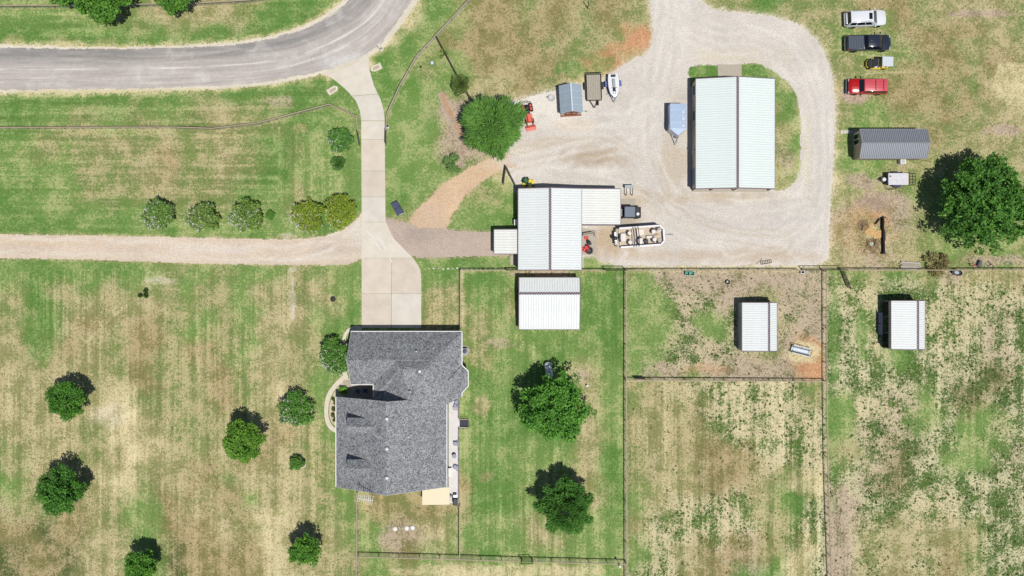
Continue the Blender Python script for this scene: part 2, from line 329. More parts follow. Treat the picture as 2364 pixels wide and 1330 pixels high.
def node_mul(nt, a, k):
    n = nt.nodes.new('ShaderNodeMath'); n.operation = 'MULTIPLY'
    (nt.links.new(a, n.inputs[0]) if not isinstance(a, (int, float)) else setattr(n.inputs[0], 'default_value', a))
    (nt.links.new(k, n.inputs[1]) if not isinstance(k, (int, float)) else setattr(n.inputs[1], 'default_value', k)); return n.outputs[0]
def node_op(nt, op, a, k, c=None):
    n = nt.nodes.new('ShaderNodeMath'); n.operation = op
    for i, q in enumerate((a, k, c)):
        if q is None: continue
        if isinstance(q, (int, float)): n.inputs[i].default_value = q
        else: nt.links.new(q, n.inputs[i])
    return n.outputs[0]
def node_noise(nt, vec, scale, detail=4, rough=.6, st=None, dist=0):
    if st:
        mp = nt.nodes.new('ShaderNodeMapping'); mp.inputs['Scale'].default_value = st; nt.links.new(vec, mp.inputs[0]); vec = mp.outputs[0]
    n = nt.nodes.new('ShaderNodeTexNoise'); n.inputs['Scale'].default_value = scale; n.inputs['Detail'].default_value = detail
    n.inputs['Roughness'].default_value = rough; n.inputs['Distortion'].default_value = dist; nt.links.new(vec, n.inputs['Vector']); return n.outputs[0]
def node_attr(nt, name):
    n = nt.nodes.new('ShaderNodeAttribute'); n.attribute_name = name; return n
def node_mixc(nt, f, a, b, mode='MIX'):
    n = nt.nodes.new('ShaderNodeMix'); n.data_type = 'RGBA'; n.blend_type = mode
    for i, q in ((0, f), (6, a), (7, b)):
        if isinstance(q, (int, float)): n.inputs[i].default_value = q
        elif isinstance(q, tuple): n.inputs[i].default_value = (*q, 1)
        else: nt.links.new(q, n.inputs[i])
    return n.outputs[2]
def ground_material():
    m = bpy.data.materials.new('pasture_ground'); m.use_nodes = True; nt = m.node_tree; b = nt.nodes['Principled BSDF']
    b.inputs['Roughness'].default_value = 1.0; b.inputs['Specular IOR Level'].default_value = 0.05
    tc = nt.nodes.new('ShaderNodeTexCoord'); v = tc.outputs['Object']
    A = node_attr(nt, 'colA'); B = node_attr(nt, 'colB'); pr = node_attr(nt, 'prm')
    sp = nt.nodes.new('ShaderNodeSeparateColor'); nt.links.new(pr.outputs['Color'], sp.inputs[0])
    cov, con, sV, sH = sp.outputs[0], sp.outputs[1], sp.outputs[2], pr.outputs['Alpha']
    n1 = node_noise(nt, v, 3.2, 5, .75, dist=.6); n2 = node_noise(nt, v, 0.42, 4, .6); n3 = node_noise(nt, v, 8.0, 3, .8)
    nv = node_noise(nt, v, 1.0, 3, .75, (.85, .022, 1)); nh = node_noise(nt, v, 1.0, 3, .75, (.035, .9, 1))
    c = lambda a: node_op(nt, 'SUBTRACT', a, .5)
    t = node_op(nt, 'ADD', n1, node_mul(nt, c(n3), .55)); t = node_op(nt, 'ADD', t, node_mul(nt, c(n2), .95))
    t = node_op(nt, 'ADD', t, node_mul(nt, node_mul(nt, c(nv), 1.5), sV)); t = node_op(nt, 'ADD', t, node_mul(nt, node_mul(nt, c(nh), 1.5), sH))
    th = node_op(nt, 'MULTIPLY_ADD', cov, -.5, .75)
    w = node_op(nt, 'MULTIPLY_ADD', con, -.26, .30)
    f = node_op(nt, 'DIVIDE', node_op(nt, 'SUBTRACT', t, th), w); f = node_op(nt, 'ADD', f, .5)
    mr = nt.nodes.new('ShaderNodeMapRange'); mr.interpolation_type = 'SMOOTHSTEP'; nt.links.new(f, mr.inputs[0])
    col = node_mixc(nt, mr.outputs[0], A.outputs['Color'], B.outputs['Color'])
    n4 = node_noise(nt, v, 5.0, 6, .85); g = node_op(nt, 'MULTIPLY_ADD', n4, 1.9, .05); g = node_mul(nt, g, node_op(nt, 'ADD', 1.0, node_op(nt, 'ADD', node_mul(nt, node_mul(nt, c(nv), -1.9), sV), node_mul(nt, node_mul(nt, c(nh), -1.7), sH))))
    cg = nt.nodes.new('ShaderNodeCombineColor'); [nt.links.new(g, cg.inputs[i]) for i in range(3)]
    col = node_mixc(nt, .85, col, cg.outputs[0], 'MULTIPLY')
    nt.links.new(col, b.inputs['Base Color'])
    bp = nt.nodes.new('ShaderNodeBump'); bp.inputs['Strength'].default_value = .5; bp.inputs['Distance'].default_value = .05
    nt.links.new(t, bp.inputs['Height']); nt.links.new(bp.outputs[0], b.inputs['Normal'])
    return m
def grid_mesh(name, xs, ys, z=0.0):
    nx, ny = len(xs), len(ys); Xg, Yg = np.meshgrid(xs, ys)
    co = np.stack([Xg.ravel(), Yg.ravel(), np.full(nx * ny, z)], 1)
    i = (np.arange(ny - 1)[:, None] * nx + np.arange(nx - 1)[None]).ravel()
    return co, np.stack([i, i + 1, i + nx + 1, i + nx], 1)
def np_mesh(name, co, faces):
    me = bpy.data.meshes.new(name); k = faces.shape[1]
    me.vertices.add(len(co)); me.vertices.foreach_set('co', np.ascontiguousarray(co, np.float32).ravel())
    me.loops.add(faces.size); me.loops.foreach_set('vertex_index', np.ascontiguousarray(faces, np.int32).ravel())
    me.polygons.add(len(faces)); me.polygons.foreach_set('loop_start', np.arange(0, faces.size, k, dtype=np.int32))
    me.polygons.foreach_set('loop_total', np.full(len(faces), k, np.int32)); me.update(calc_edges=True); me.validate(); return me
def set_col(me, name, rgba):
    a = me.attributes.new(name, 'FLOAT_COLOR', 'POINT'); a.data.foreach_set('color', np.ascontiguousarray(rgba, np.float32).ravel())

def sheet(name, fn, bounds, z, material, tint, step=0.14, wob=0.35, attr2=None):
    x0, x1, y0, y1 = bounds; xs_ = np.arange(x0, x1, step); ys_ = np.arange(y0, y1, step)
    cx, cy = np.meshgrid(xs_[:-1] + step / 2, ys_[:-1] + step / 2)
    inside = (fn(cx, cy) + fbm(cx / .5, cy / .5, 3) * wob * 1.6) < 0
    co, fa = grid_mesh(name, xs_, ys_, z); fa = fa[inside.ravel()]
    used, inv = np.unique(fa, return_inverse=True); co = co[used]; fa = inv.reshape(fa.shape)
    me = np_mesh(name, co, fa)
    set_col(me, 'tint', tint(co[:, 0], co[:, 1]))
    if attr2 is not None: set_col(me, 'uvw', attr2(co[:, 0], co[:, 1]))
    return struct(obj(name, me, material))
def polyline_uv(x, y, line):
    best = np.full(x.shape, 1e9); s_ = np.zeros(x.shape); u_ = np.zeros(x.shape); acc = 0
    for a, b in zip(line[:-1], line[1:]):
        ex, ey = b[0] - a[0], b[1] - a[1]; L_ = math.hypot(ex, ey); t = np.clip(((x - a[0]) * ex + (y - a[1]) * ey) / (L_ * L_), 0, 1)
        dx, dy = x - a[0] - t * ex, y - a[1] - t * ey; d = np.hypot(dx, dy); sg = np.sign(ex * dy - ey * dx); k = d < best
        best = np.where(k, d, best); s_ = np.where(k, acc + t * L_, s_); u_ = np.where(k, d * sg, u_); acc += L_
    return s_, u_
def tint_fn(base, blobs, amt=.06, sc=2.5, tracks=()):
    base = np.array(alb(base))
    def f(x, y):
        px = x * S + 1182; py = 665 - y * S
        c = np.repeat(base[None], len(x), 0); n = fbm(x / sc, y / sc, 5)
        c = c * (1 + n * amt * 6)[:, None]
        nn = fbm(x / 1.3 + 3, y / 1.3, 4) * 1.4
        for bx, by, rx, ry, cc, st in blobs:
            d = np.sqrt(((px - bx) / rx) ** 2 + ((py - by) / ry) ** 2) + nn
            w = (np.clip((1.25 - d) / .9, 0, 1) * st)[:, None]; c = c * (1 - w) + np.array(alb(cc)) * w
        for line, off, w_, cc, st in tracks:
            s_, u_ = polyline_uv(x + fbm(x / 3, y / 3, 3) * 1.2, y + fbm(x / 3 + 9, y / 3, 3) * 1.2, line)
            for o_ in off:
                w = np.exp(-((u_ - o_) / w_) ** 2) * st * np.clip(.6 + fbm(s_ / 3 + o_, u_ / .5, 4) * 3.0, 0, 1); c = c * (1 - w[:, None]) + np.array(alb(cc)) * w[:, None]
        return np.concatenate([np.clip(c, 0, .9), np.ones((len(x), 1))], 1)
    return f
def grain_material(name, grain=.55, scale=9.0, streak=None):
    m = bpy.data.materials.new(name); m.use_nodes = True; nt = m.node_tree; b = nt.nodes['Principled BSDF']
    b.inputs['Roughness'].default_value = .95; b.inputs['Specular IOR Level'].default_value = .1
    tc = nt.nodes.new('ShaderNodeTexCoord'); v = tc.outputs['Object']; T_ = node_attr(nt, 'tint'); col = T_.outputs['Color']
    n = node_noise(nt, v, scale, 5, .85); n2 = node_noise(nt, v, 1.7, 5, .7)
    g = node_op(nt, 'MULTIPLY_ADD', n, grain * 2, 1 - grain); g = node_mul(nt, g, node_op(nt, 'MULTIPLY_ADD', n2, .36, .82))
    if streak:
        u = node_attr(nt, 'uvw'); n3 = node_noise(nt, u.outputs['Vector'], 1.0, 5, .7, streak)
        g = node_mul(nt, g, node_op(nt, 'MULTIPLY_ADD', n3, 1.0, .5))
    cg = nt.nodes.new('ShaderNodeCombineColor'); [nt.links.new(g, cg.inputs[i]) for i in range(3)]
    col = node_mixc(nt, 1.0, col, cg.outputs[0], 'MULTIPLY'); nt.links.new(col, b.inputs['Base Color'])
    bp = nt.nodes.new('ShaderNodeBump'); bp.inputs['Strength'].default_value = .35; bp.inputs['Distance'].default_value = .03
    nt.links.new(n, bp.inputs['Height']); nt.links.new(bp.outputs[0], b.inputs['Normal']); return m
M_gravel = grain_material('gravel', .85, 6); M_shoulder = grain_material('caliche_shoulder', .45, 8)
poly_fn = lambda poly: (lambda x, y: sdpoly(x, y, poly))
sheet('road_shoulder', poly_fn(SHOULDER), (-75, 8, 20, 48), .006, M_shoulder, tint_fn((230, 220, 200), [(1000, 100, 60, 60, (214, 205, 190), .4), (300, 212, 400, 8, (214, 202, 150), .7)], .05), .15, .30)
# road: streaks follow the lanes
CENTRE = smooth_poly(gp([(-900, 150), (-200, 156), (0, 161), (200, 160), (400, 158), (540, 151), (640, 140), (720, 118), (800, 82), (860, 40), (900, -20), (990, -150), (1100, -400)]), 2, False)
def road_uv(x, y):
    s_, u_ = polyline_uv(x, y, CENTRE); return np.stack([s_, u_, 0 * s_, 1 + 0 * s_], 1)
def road_tint(x, y):
    s_, u_ = polyline_uv(x, y, CENTRE); base = np.array(alb((196, 187, 181))); dark = np.array(alb((152, 149, 146))); pale = np.array(alb((220, 214, 207)))
    n = fbm(s_ / 6, u_ / .9, 5); n2 = fbm(s_ / 2 + 40, u_ / 1.6, 5)
    w = np.clip((u_ - .3) / 1.5, 0, 1) * .9 * np.clip(.75 + n * 2.2, 0, 1); c = base * (1 - w[:, None]) + dark * w[:, None]
    w2 = np.clip(n2 * 3.2 - .2, 0, 1) * .7; c = c * (1 - w2[:, None]) + pale * w2[:, None]
    for uu in (.0, -1.1):
        w3 = np.exp(-((u_ - uu) / .09) ** 2) * np.clip(.75 + fbm(s_ / 4 + uu * 9, s_ * 0, 4) * 4, 0, 1) * (.95 if uu == 0 else .5); c = c * (1 - w3[:, None]) + pale * 1.15 * w3[:, None]
    px = x * S + 1182; py = 665 - y * S
    d = np.hypot((px - 800) / 60, (py - 140) / 26) + fbm(x, y, 4) * 1.6; w = np.clip(1.3 - d, 0, 1) * .7; c = c * (1 - w[:, None]) + np.array(alb((222, 220, 216))) * w[:, None]
    return np.concatenate([np.clip(c, 0, .9), np.ones((len(x), 1))], 1)
M_asphalt = grain_material('chip_seal', .55, 8, (.12, 2.0, 1))
sheet('road', poly_fn(ROAD), (-75, 8, 20, 48), .014, M_asphalt, road_tint, .10, .22, road_uv)
PALE, BRN, GRY = (236, 230, 220), (198, 178, 152), (200, 194, 188)
def trk(pts): return smooth_poly(gp(pts), 2, False)
TRACKS = [(trk([(1550, -40), (1550, 60), (1530, 150), (1500, 230), (1470, 300), (1400, 330), (1300, 345), (1180, 375)]), (-1.9, -.6, .8, 2.0), .35, PALE, .55),
 (trk([(1560, -40), (1580, 60), (1640, 95), (1760, 95), (1850, 150), (1880, 240), (1885, 350), (1880, 460), (1830, 540), (1700, 560)]), (-1.5, -.3, .9, 1.9), .3, PALE, .5),
 (trk([(1540, 60), (1525, 180), (1520, 280), (1525, 360), (1550, 430), (1600, 480), (1720, 500), (1860, 480)]), (-1.4, 0, 1.2), .3, GRY, .45),
 (trk([(1510, 240), (1500, 330), (1520, 420), (1580, 470), (1700, 480), (1840, 465)]), (-.9, .9), .22, PALE, .5),
 (trk([(1180, 372), (1260, 345), (1360, 330), (1450, 350), (1500, 420), (1560, 500), (1650, 545), (1800, 560)]), (-1.6, -.7, .7, 1.5), .28, BRN, .4),
 (trk([(1200, 390), (1300, 400), (1400, 420), (1470, 460), (1540, 520), (1640, 560)]), (-.7, .7), .25, PALE, .45),
 (trk([(1250, 235), (1330, 275), (1430, 285), (1510, 240)]), (-.8, .8), .3, PALE, .5), (trk([(1860, 60), (1900, 140), (1915, 260), (1912, 420), (1905, 600)]), (-.6, .4), .25, PALE, .45)]
gy = tint_fn((221, 213, 203), [(1370, 365, 70, 26, (178, 156, 130), .75), (1330, 415, 120, 20, (206, 200, 192), .6), (1290, 330, 110, 16, (202, 186, 164), .5), (1480, 95, 26, 26, (222, 172, 132), .9), (1560, 390, 40, 70, (202, 184, 158), .6), (1560, 280, 26, 70, (208, 194, 172), .6),
   (1700, 130, 110, 18, (228, 214, 190), .8), (1760, 120, 130, 40, (212, 204, 194), .5), (1890, 320, 24, 160, (214, 208, 202), .6), (1862, 360, 14, 120, (228, 218, 196), .7), (1400, 560, 60, 40, (196, 172, 140), .8), (1460, 480, 50, 40, (206, 186, 156), .7),
   (1640, 455, 150, 14, (200, 182, 156), .7), (1700, 520, 190, 40, (216, 208, 200), .7), (1650, 590, 260, 18, (206, 188, 168), .8), (1260, 245, 75, 45, (238, 231, 220), .9), (1340, 290, 60, 16, (224, 204, 180), .5), (1200, 350, 50, 14, (230, 220, 204), .7), (1560, 120, 50, 80, (226, 218, 208), .7)], .06, 3.0, TRACKS)
sheet('gravel_yard', lambda x, y: np.maximum(sdpoly(x, y, GRAVEL), -sdpoly(x, y, ISLAND)), (-6, 43, 2, 46), .010, M_gravel, gy, .15, .34)
sheet('gravel_lane', poly_fn(LANE), (-75, -18, 2, 10), .010, M_gravel, tint_fn((222, 204, 184), [(500, 578, 120, 10, (232, 220, 210), .7), (100, 560, 160, 8, (222, 196, 164), .5), (780, 575, 60, 30, (206, 190, 178), .7), (815, 530, 26, 40, (226, 216, 206), .8)], .045, 2.5, [(trk([(-100, 566), (200, 570), (500, 580), (700, 583), (840, 575)]), (-.95, .85), .35, (234, 222, 206), .7), (trk([(640, 590), (740, 572), (800, 545), (835, 505)]), (-.9, 0, .9), .22, (238, 230, 220), .7)]), .14, .16)
sheet('gravel_path', poly_fn(PATH), (-18, 3, 3, 10), .014, M_gravel, tint_fn((196, 178, 164), [(960, 540, 40, 20, (180, 164, 152), .7)], .045), .14, .2)
sheet('dirt_lane', poly_fn(DIRT), (-15, 3, 7, 19), .018, M_gravel, tint_fn((220, 190, 158), [(1190, 368, 50, 24, (222, 213, 202), 1), (1140, 380, 30, 16, (226, 204, 178), .6), (1000, 500, 40, 30, (214, 188, 164), .7)], .05), .14, .5)
# ---------------------------------------------------------------- fence lines: top rail as photo pixels (rail 1.2 m up)
FH = 1.2
FENCES = [
 ('pipe_fence', [(-120, 294), (400, 293), (490, 296), (592, 284), (760, 240), (822, 268), (826, 303)], 'brown pipe rail fence along the paved road, west of the concrete driveway'),
 ('pipe_fence', [(1150, -100), (1081, 0), (1006, 81), (960, 131), (923, 196), (893, 262), (890, 300)], 'brown pipe rail fence curving from the road to the concrete driveway, east of it'),
 ('pipe_fence', [(1007, 83), (1058, 178), (1100, 252), (1136, 330)], 'dark pipe rail fence cutting across the dry grass into the spiky willow tree'),
 ('pipe_fence', [(1168, 384), (1194, 436)], 'short dark pipe fence from gate post to corner of the white workshop'),
 ('pipe_fence', [(1063, 758), (1063, 624), (1168, 624)], 'pipe rail fence closing the back lawn between house and white workshop'),
 ('pipe_fence', [(1336, 624.5), (1397, 624.5)], 'short pipe fence from workshop corner to the tall yard gate frame'),
 ('pipe_fence', [(1445, 624.5), (1580, 624), (1848, 624)], 'pipe rail fence between gravel yard and the bare paddock with green tubs'),
 ('pipe_fence', [(1944, 623.5), (2130, 623.5), (2480, 623)], 'pipe rail fence running east past the lumber pile and brush heap'),
 ('pipe_fence', [(1908.5, 626), (1909, 880), (1912, 1100), (1920, 1330), (1923, 1420)], 'long pipe rail fence between the two paddocks and the speckled east pasture'),
 ('pipe_fence', [(1447, 878), (1907, 881)], 'pipe rail fence separating the bare paddock from the straw coloured paddock'),
 ('pipe_fence', [(825, 1286), (1061, 1292), (1206, 1297)], 'pipe rail fence below the septic lids, west of the narrow gate frame'),
 ('pipe_fence', [(1231, 1297.5), (1446, 1303)], 'pipe rail fence closing the back lawn, east of the narrow gate frame'),
 ('pipe_fence', [(823, 1138), (823, 1330), (823, 1420)], 'pipe rail fence running from the house gable along the dry west field'),
 ('pipe_fence', [(1061, 1168), (1061, 1291)], 'pipe rail fence from patio end down beside the septic lids'),
 ('pipe_fence', [(1446, 630), (1446, 880), (1447, 1302), (1447, 1420)], 'pipe rail fence between the green back lawn and the paddocks'),
 ('pipe_fence', [(-120, 13), (165, 12), (440, 8), (575, 0), (700, -20)], 'pipe rail fence on the grass verge across the paved road'),
]
def base_px(p, h=FH): k = 1 - h / H; return (1182 + (p[0] - 1182) * k, 665 + (p[1] - 665) * k)
for nm, pts, lb in FENCES: strip([base_px(p) for p in pts], .12, 't', .5)
for nm, pts, lb in FENCES[4:7] + FENCES[8:10]: strip([(base_px(p)[0] + 2, base_px(p)[1] + 3) for p in pts], .06, 'y', .6)
# worn wheel tracks in the dry field, soil lines
strip([(677, 620), (690, 700), (675, 800), (668, 900)], .2, 'b', .5); strip([(478, 1000), (486, 1080), (520, 1160), (585, 1250)], .06, 'K', .7); strip([(68, 1130), (95, 1220), (130, 1290)], .06, 'K', .5)
strip([(676, 860), (700, 780), (760, 720)], .1, 't', .5); strip([(300, 700), (250, 740), (190, 800)], .1, 'y', .4)
strip([(1990, 560), (2040, 570), (2060, 520)], .1, 'y', .5); strip([(1905, 100), (2100, 120)], .12, 'y', .5); strip([(1905, 112), (2090, 140)], .12, 'y', .5); strip([(1920, 170), (2160, 165)], .1, 'y', .4)

co, fa = grid_mesh('ground', xs, ys, 0.0); gme = np_mesh('ground', co, fa)
Fr = F.reshape(-1, 8); one = np.ones((len(Fr), 1))
set_col(gme, 'colA', np.concatenate([Fr[:, 0:3], one], 1)); set_col(gme, 'colB', np.concatenate([Fr[:, 3:6], one], 1))
set_col(gme, 'prm', np.stack([Fr[:, 6], Fr[:, 7], sv.ravel(), sh.ravel()], 1))
struct(obj('ground', gme, ground_material()))

# ---------------------------------------------------------------- concrete driveway, slab by slab
drive = thing('driveway', 'pale', 'driveway'); drive['kind'] = 'structure'; del drive['label']; del drive['category']
DL = [(172, 757), (190, 779), (210, 802), (233, 822), (256, 831), (279, 834), (480, 835), (757, 835)]
DR = [(129, 848), (158, 852), (197, 863), (230, 879), (256, 886), (279, 888), (505, 890), (514, 891), (549, 907), (574, 932), (599, 957), (621, 970), (640, 972.5), (757, 972.5)]
def interp(tab, y):
    for (a, xa), (b, xb) in zip(tab[:-1], tab[1:]):
        if a <= y <= b: return xa + (xb - xa) * (y - a) / (b - a)
    return tab[0][1] if y < tab[0][0] else tab[-1][1]
M_slab = []
for i, c_ in enumerate([(235, 226, 211), (232, 219, 202), (227, 214, 198), (232, 224, 212)]):
    M_slab.append(mat('driveway_concrete_%d' % i, c_, .85, c2=tuple(x - 12 for x in c_), vscale=.7, bump=.1, bscale=30))
def add_slab(poly, i, z=.045):
    MB().prism(gp(poly), -.02, z).build('slab', M_slab[i % 4], drive)
top = [(757, 173)] + [(x, y) for y, x in DL[1:6]] + [(888, 279)] + [(x, y) for y, x in reversed(DR[:5])] + [(830, 141), (800, 157), (778, 167)]
cut = [(x, y) for x, y in top]
add_slab([(757, 173), (779, 190), (802, 210), (812, 221.5), (872.5, 217), (863, 197), (852, 158), (848, 129), (825, 143), (795, 159), (772, 170)], 0)
add_slab([(812.6, 222.2), (822, 233), (831, 256), (834, 278.6), (888, 278.6), (886, 256), (879, 230), (872.8, 217.7)], 3)
yc = [279.3, 322, 395, 455, 513, 596, 678, 757]
for i, (a, b) in enumerate(zip(yc[:-1], yc[1:])):
    L_ = [(interp(DL, y), y) for y in np.linspace(a + .3, b - .3, 7)]; R_ = [(interp(DR, y), y) for y in np.linspace(b - .3, a + .3, 7)]
    if i >= 5:
        mid = 904
        add_slab([L_[0], L_[-1], (mid - .4, b - .3), (mid - .4, a + .3)], i); add_slab([(mid + .4, a + .3), (mid + .4, b - .3)] + R_, i + 1)
    else: add_slab(L_ + R_, i)
# tyre-scuffed paint streaks on the slab by the junction
for k, (a, b) in enumerate([((846, 534), (862, 548)), ((872, 548), (892, 575)), ((866, 560), (880, 578)), ((900, 596), (905, 606)), ((880, 552), (888, 562))]):
    ax, ay = G(*a); bx, by = G(*b); d = Vector((bx - ax, by - ay)).normalized(); n_ = Vector((-d.y, d.x)) * .09
    MB().add([(ax + n_.x, ay + n_.y, .0492), (bx + n_.x * .5, by + n_.y * .5, .0492), (bx - n_.x, by - n_.y, .0492), (ax - n_.x * .6, ay - n_.y * .6, .0492)], [(0, 1, 2, 3)]).build('scuff_mark', mat('pale_scuff', (238, 234, 226), .9), drive)
# other slabs of concrete
def pad(name, poly, z=.05, m=M_conc2): return struct(MB().prism(gp(poly), -.02, z).build(name, m))
pad('barn_apron', [(1657, 149), (1712, 149), (1712, 190), (1657, 190)]); pad('carport_slab', [(1400, 459), (1468, 459), (1468, 520), (1400, 520)]); pad('workshop_slab', [(1330, 524), (1378, 532), (1376, 588), (1330, 588)], .045)
pad('workshop_step_slab', [(1178, 590), (1200, 590), (1200, 612), (1178, 612)]); pad('barn_porch_slab', [(1596, 425), (1776, 425), (1776, 443), (1596, 443)], .04)
M_walk = mat('pale_walkway', (236, 226, 208), .9, c2=(222, 210, 190), vscale=3)
walk = struct(MB().prism(smooth_poly(gp([(806, 764), (797, 782), (800, 862), (806, 872), (786, 884), (764, 912), (757, 945), (760, 972), (772, 988), (790, 996), (800, 996), (800, 1004), (778, 1001), (760, 992), (750, 972), (748, 940), (754, 908), (776, 880), (792, 866), (788, 790), (796, 764), (815, 752), (836, 752), (836, 764)]), 1), -.02, .05).build('garden_walkway', M_walk))
struct(MB().prism(smooth_poly(gp([(800, 870), (782, 890), (766, 915), (759, 945), (762, 970), (774, 985), (800, 995), (830, 990), (830, 880)]), 1), -.02, .03).build('gravel_bed', mat('bed_pebbles', (230, 216, 194), .95, c2=(196, 180, 154), vscale=9)))

# ---------------------------------------------------------------- grass and weeds as leaf geometry
def leaf_material(name, rough=.6, trans=.3):
    m = bpy.data.materials.new(name); m.use_nodes = True; nt = m.node_tree; b = nt.nodes['Principled BSDF']; out = nt.nodes['Material Output']
    a = node_attr(nt, 'tint'); nt.links.new(a.outputs['Color'], b.inputs['Base Color']); b.inputs['Roughness'].default_value = rough; b.inputs['Specular IOR Level'].default_value = .25
    tr = nt.nodes.new('ShaderNodeBsdfTranslucent'); nt.links.new(a.outputs['Color'], tr.inputs[0]); mx = nt.nodes.new('ShaderNodeMixShader'); mx.inputs[0].default_value = trans
    nt.links.new(b.outputs[0], mx.inputs[1]); nt.links.new(tr.outputs[0], mx.inputs[2]); nt.links.new(mx.outputs[0], out.inputs[0]); return m
M_leaf = leaf_material('foliage'); M_grass = leaf_material('grass_blades', .7, .2)
def leaf_quads(c, d, n, L, W, fold=0.0):
    """diamond leaves: centre-base c, direction d, normal n, length L, width W (arrays) -> verts (N*4,3), faces"""
    s_ = np.cross(d, n); s_ /= np.linalg.norm(s_, axis=1, keepdims=True) + 1e-9
    L = L[:, None]; W = W[:, None]
    v = np.stack([c, c + d * L * .45 + s_ * W * .5 - n * fold * W, c + d * L, c + d * L * .45 - s_ * W * .5 - n * fold * W], 1).reshape(-1, 3)
    return v, (np.arange(len(c))[:, None] * 4 + np.arange(4)[None])
rg = np.random.default_rng(5)
def on_turf(x, y, margin=.05):
    ok = np.ones(x.shape, bool)
    for p in (SHOULDER, LANE, PATH, DIRT, BED): ok &= sdpoly(x, y, p) > margin
    ok &= ~((sdpoly(x, y, GRAVEL) < margin) & (sdpoly(x, y, ISLAND) > -margin))
    px = x * S + 1182; py = 665 - y * S
    for x0, x1, y0, y1 in ((776, 1085, 764, 1168), (833, 975, 120, 764), (1590, 1782, 180, 440), (1140, 1440, 438, 625), (1195, 1338, 634, 762), (1700, 1782, 696, 806), (2034, 2114, 696, 802), (1965, 2122, 304, 372)): ok &= ~((px > x0) & (px < x1) & (py > y0) & (py < y1))
    return ok
Nt = 150000
tx_ = rg.uniform(-66.5, 66.5, Nt); ty_ = rg.uniform(-37.8, 37.8, Nt)
k_ = on_turf(tx_, ty_); tx_ = tx_[k_]; ty_ = ty_[k_]
Fq, _, _, _, _ = letter_fields(tx_, ty_)
dry = rg.random(len(tx_)) > Fq[:, 6] + .05
bc = np.where(dry[:, None], Fq[:, 0:3], Fq[:, 3:6]) * rg.uniform(.85, 1.22, (len(tx_), 1))
vv, cc = [], []
for bl in range(2):
    a = rg.uniform(0, 2 * PI, len(tx_)); t_ = rg.uniform(.08, .42, len(tx_)); d = np.stack([np.cos(a) * np.cos(t_), np.sin(a) * np.cos(t_), np.sin(t_)], 1)
    n = np.stack([-np.cos(a) * np.sin(t_), -np.sin(a) * np.sin(t_), np.cos(t_)], 1)
    v, f_ = leaf_quads(np.stack([tx_, ty_, np.full(len(tx_), -.01)], 1), d, n, rg.uniform(.12, .28, len(tx_)), rg.uniform(.05, .11, len(tx_)))
    vv.append(v); cc.append(np.repeat(bc, 4, 0))
V = np.concatenate(vv); CC = np.concatenate(cc); gm = np_mesh('grass', V, np.arange(len(V)).reshape(-1, 4)); set_col(gm, 'tint', np.concatenate([CC, np.ones((len(CC), 1))], 1))
go = obj('grass', gm, M_grass, None, 'stuff'); tag(go, 'short patchy grass, green to straw dry, covering the fields', 'grass')
# broad weed clumps of the paddocks
Nw = 9000
wx_ = rg.uniform(14.6, 66, Nw); wy_ = rg.uniform(-37.5, 2.2, Nw); k_ = on_turf(wx_, wy_); wx_, wy_ = wx_[k_], wy_[k_]
Fw, wpx, wpy, _, _ = letter_fields(wx_, wy_); k_ = (rg.random(len(wx_)) < np.clip((Fw[:, 7] - .45) * 2.2, 0, 1)) & (fbm(wx_ / .8 + 4, wy_ / .8, 3) > -.02); wx_, wy_, Fw = wx_[k_], wy_[k_], Fw[k_]
rep = 9; cxx = np.repeat(wx_, rep); cyy = np.repeat(wy_, rep); sz = np.repeat(rg.uniform(.06, .19, len(wx_)), rep); a = rg.uniform(0, 2 * PI, len(cxx)); t_ = rg.uniform(.15, .9, len(cxx))
d = np.stack([np.cos(a) * np.cos(t_), np.sin(a) * np.cos(t_), np.sin(t_)], 1); n = np.stack([-np.cos(a) * np.sin(t_), -np.sin(a) * np.sin(t_), np.cos(t_)], 1)
v, f_ = leaf_quads(np.stack([cxx, cyy, np.full(len(cxx), -.005)], 1), d, n, sz * rg.uniform(.8, 1.5, len(cxx)), sz * .7)
wm = np_mesh('weeds', v, f_); wc = np.repeat(Fw[:, 3:6], rep, 0) * rg.uniform(.6, 1.1, (len(cxx), 1)); set_col(wm, 'tint', np.concatenate([np.repeat(wc, 4, 0), np.ones((len(v), 1))], 1))
wo = obj('weeds', wm, M_grass, None, 'stuff'); tag(wo, 'low dark green weed clumps scattered over the dry paddocks', 'weeds')
# ---------------------------------------------------------------- metal buildings
def rib_panel(u, v, n, w, ribs=3, hgt=.055):
    """one ribbed sheet: u along the eave (w wide), v up the slope, n normal; thin solid"""
    prof = []; step = w / ribs
    for i in range(ribs):
        b = i * step; prof += [(b, 0), (b + step * .62, 0), (b + step * .72, hgt), (b + step * .88, hgt)]
    prof.append((w, 0)); q = MB()
    a = [u * x + n * z for x, z in prof]; b = [u * x + n * z + v for x, z in prof]
    q.loft([a, b], closed=False)
    c = [p - n * .03 for p in (a[0], a[-1])] + [p - n * .03 for p in (b[-1], b[0])]
    q.add([a[0], a[-1], b[-1], b[0]] + c, [(4, 5, 6, 7), (0, 1, 5, 4), (2, 3, 7, 6), (1, 2, 6, 5), (3, 0, 4, 7)])
    return q
def roof_slope(parent, E0, E1, R0, m, width=.914, ribs=3, hgt=.055):
    E0, E1, R0 = Vector(E0), Vector(E1), Vector(R0); L = (E1 - E0).length; u = (E1 - E0) / L; v = R0 - E0; n = u.cross(v).normalized()
    if n.z < 0: n = -n
    k = max(1, round(L / width)); w = L / k; first = None
    for i in range(k):
        if first is None: o = rib_panel(u, v, n, w, ribs, hgt).build('roof_panel', m, parent); first = o
        else: o = first.copy(); C.objects.link(o)
        o.location = E0 + u * (w * i)
    return n
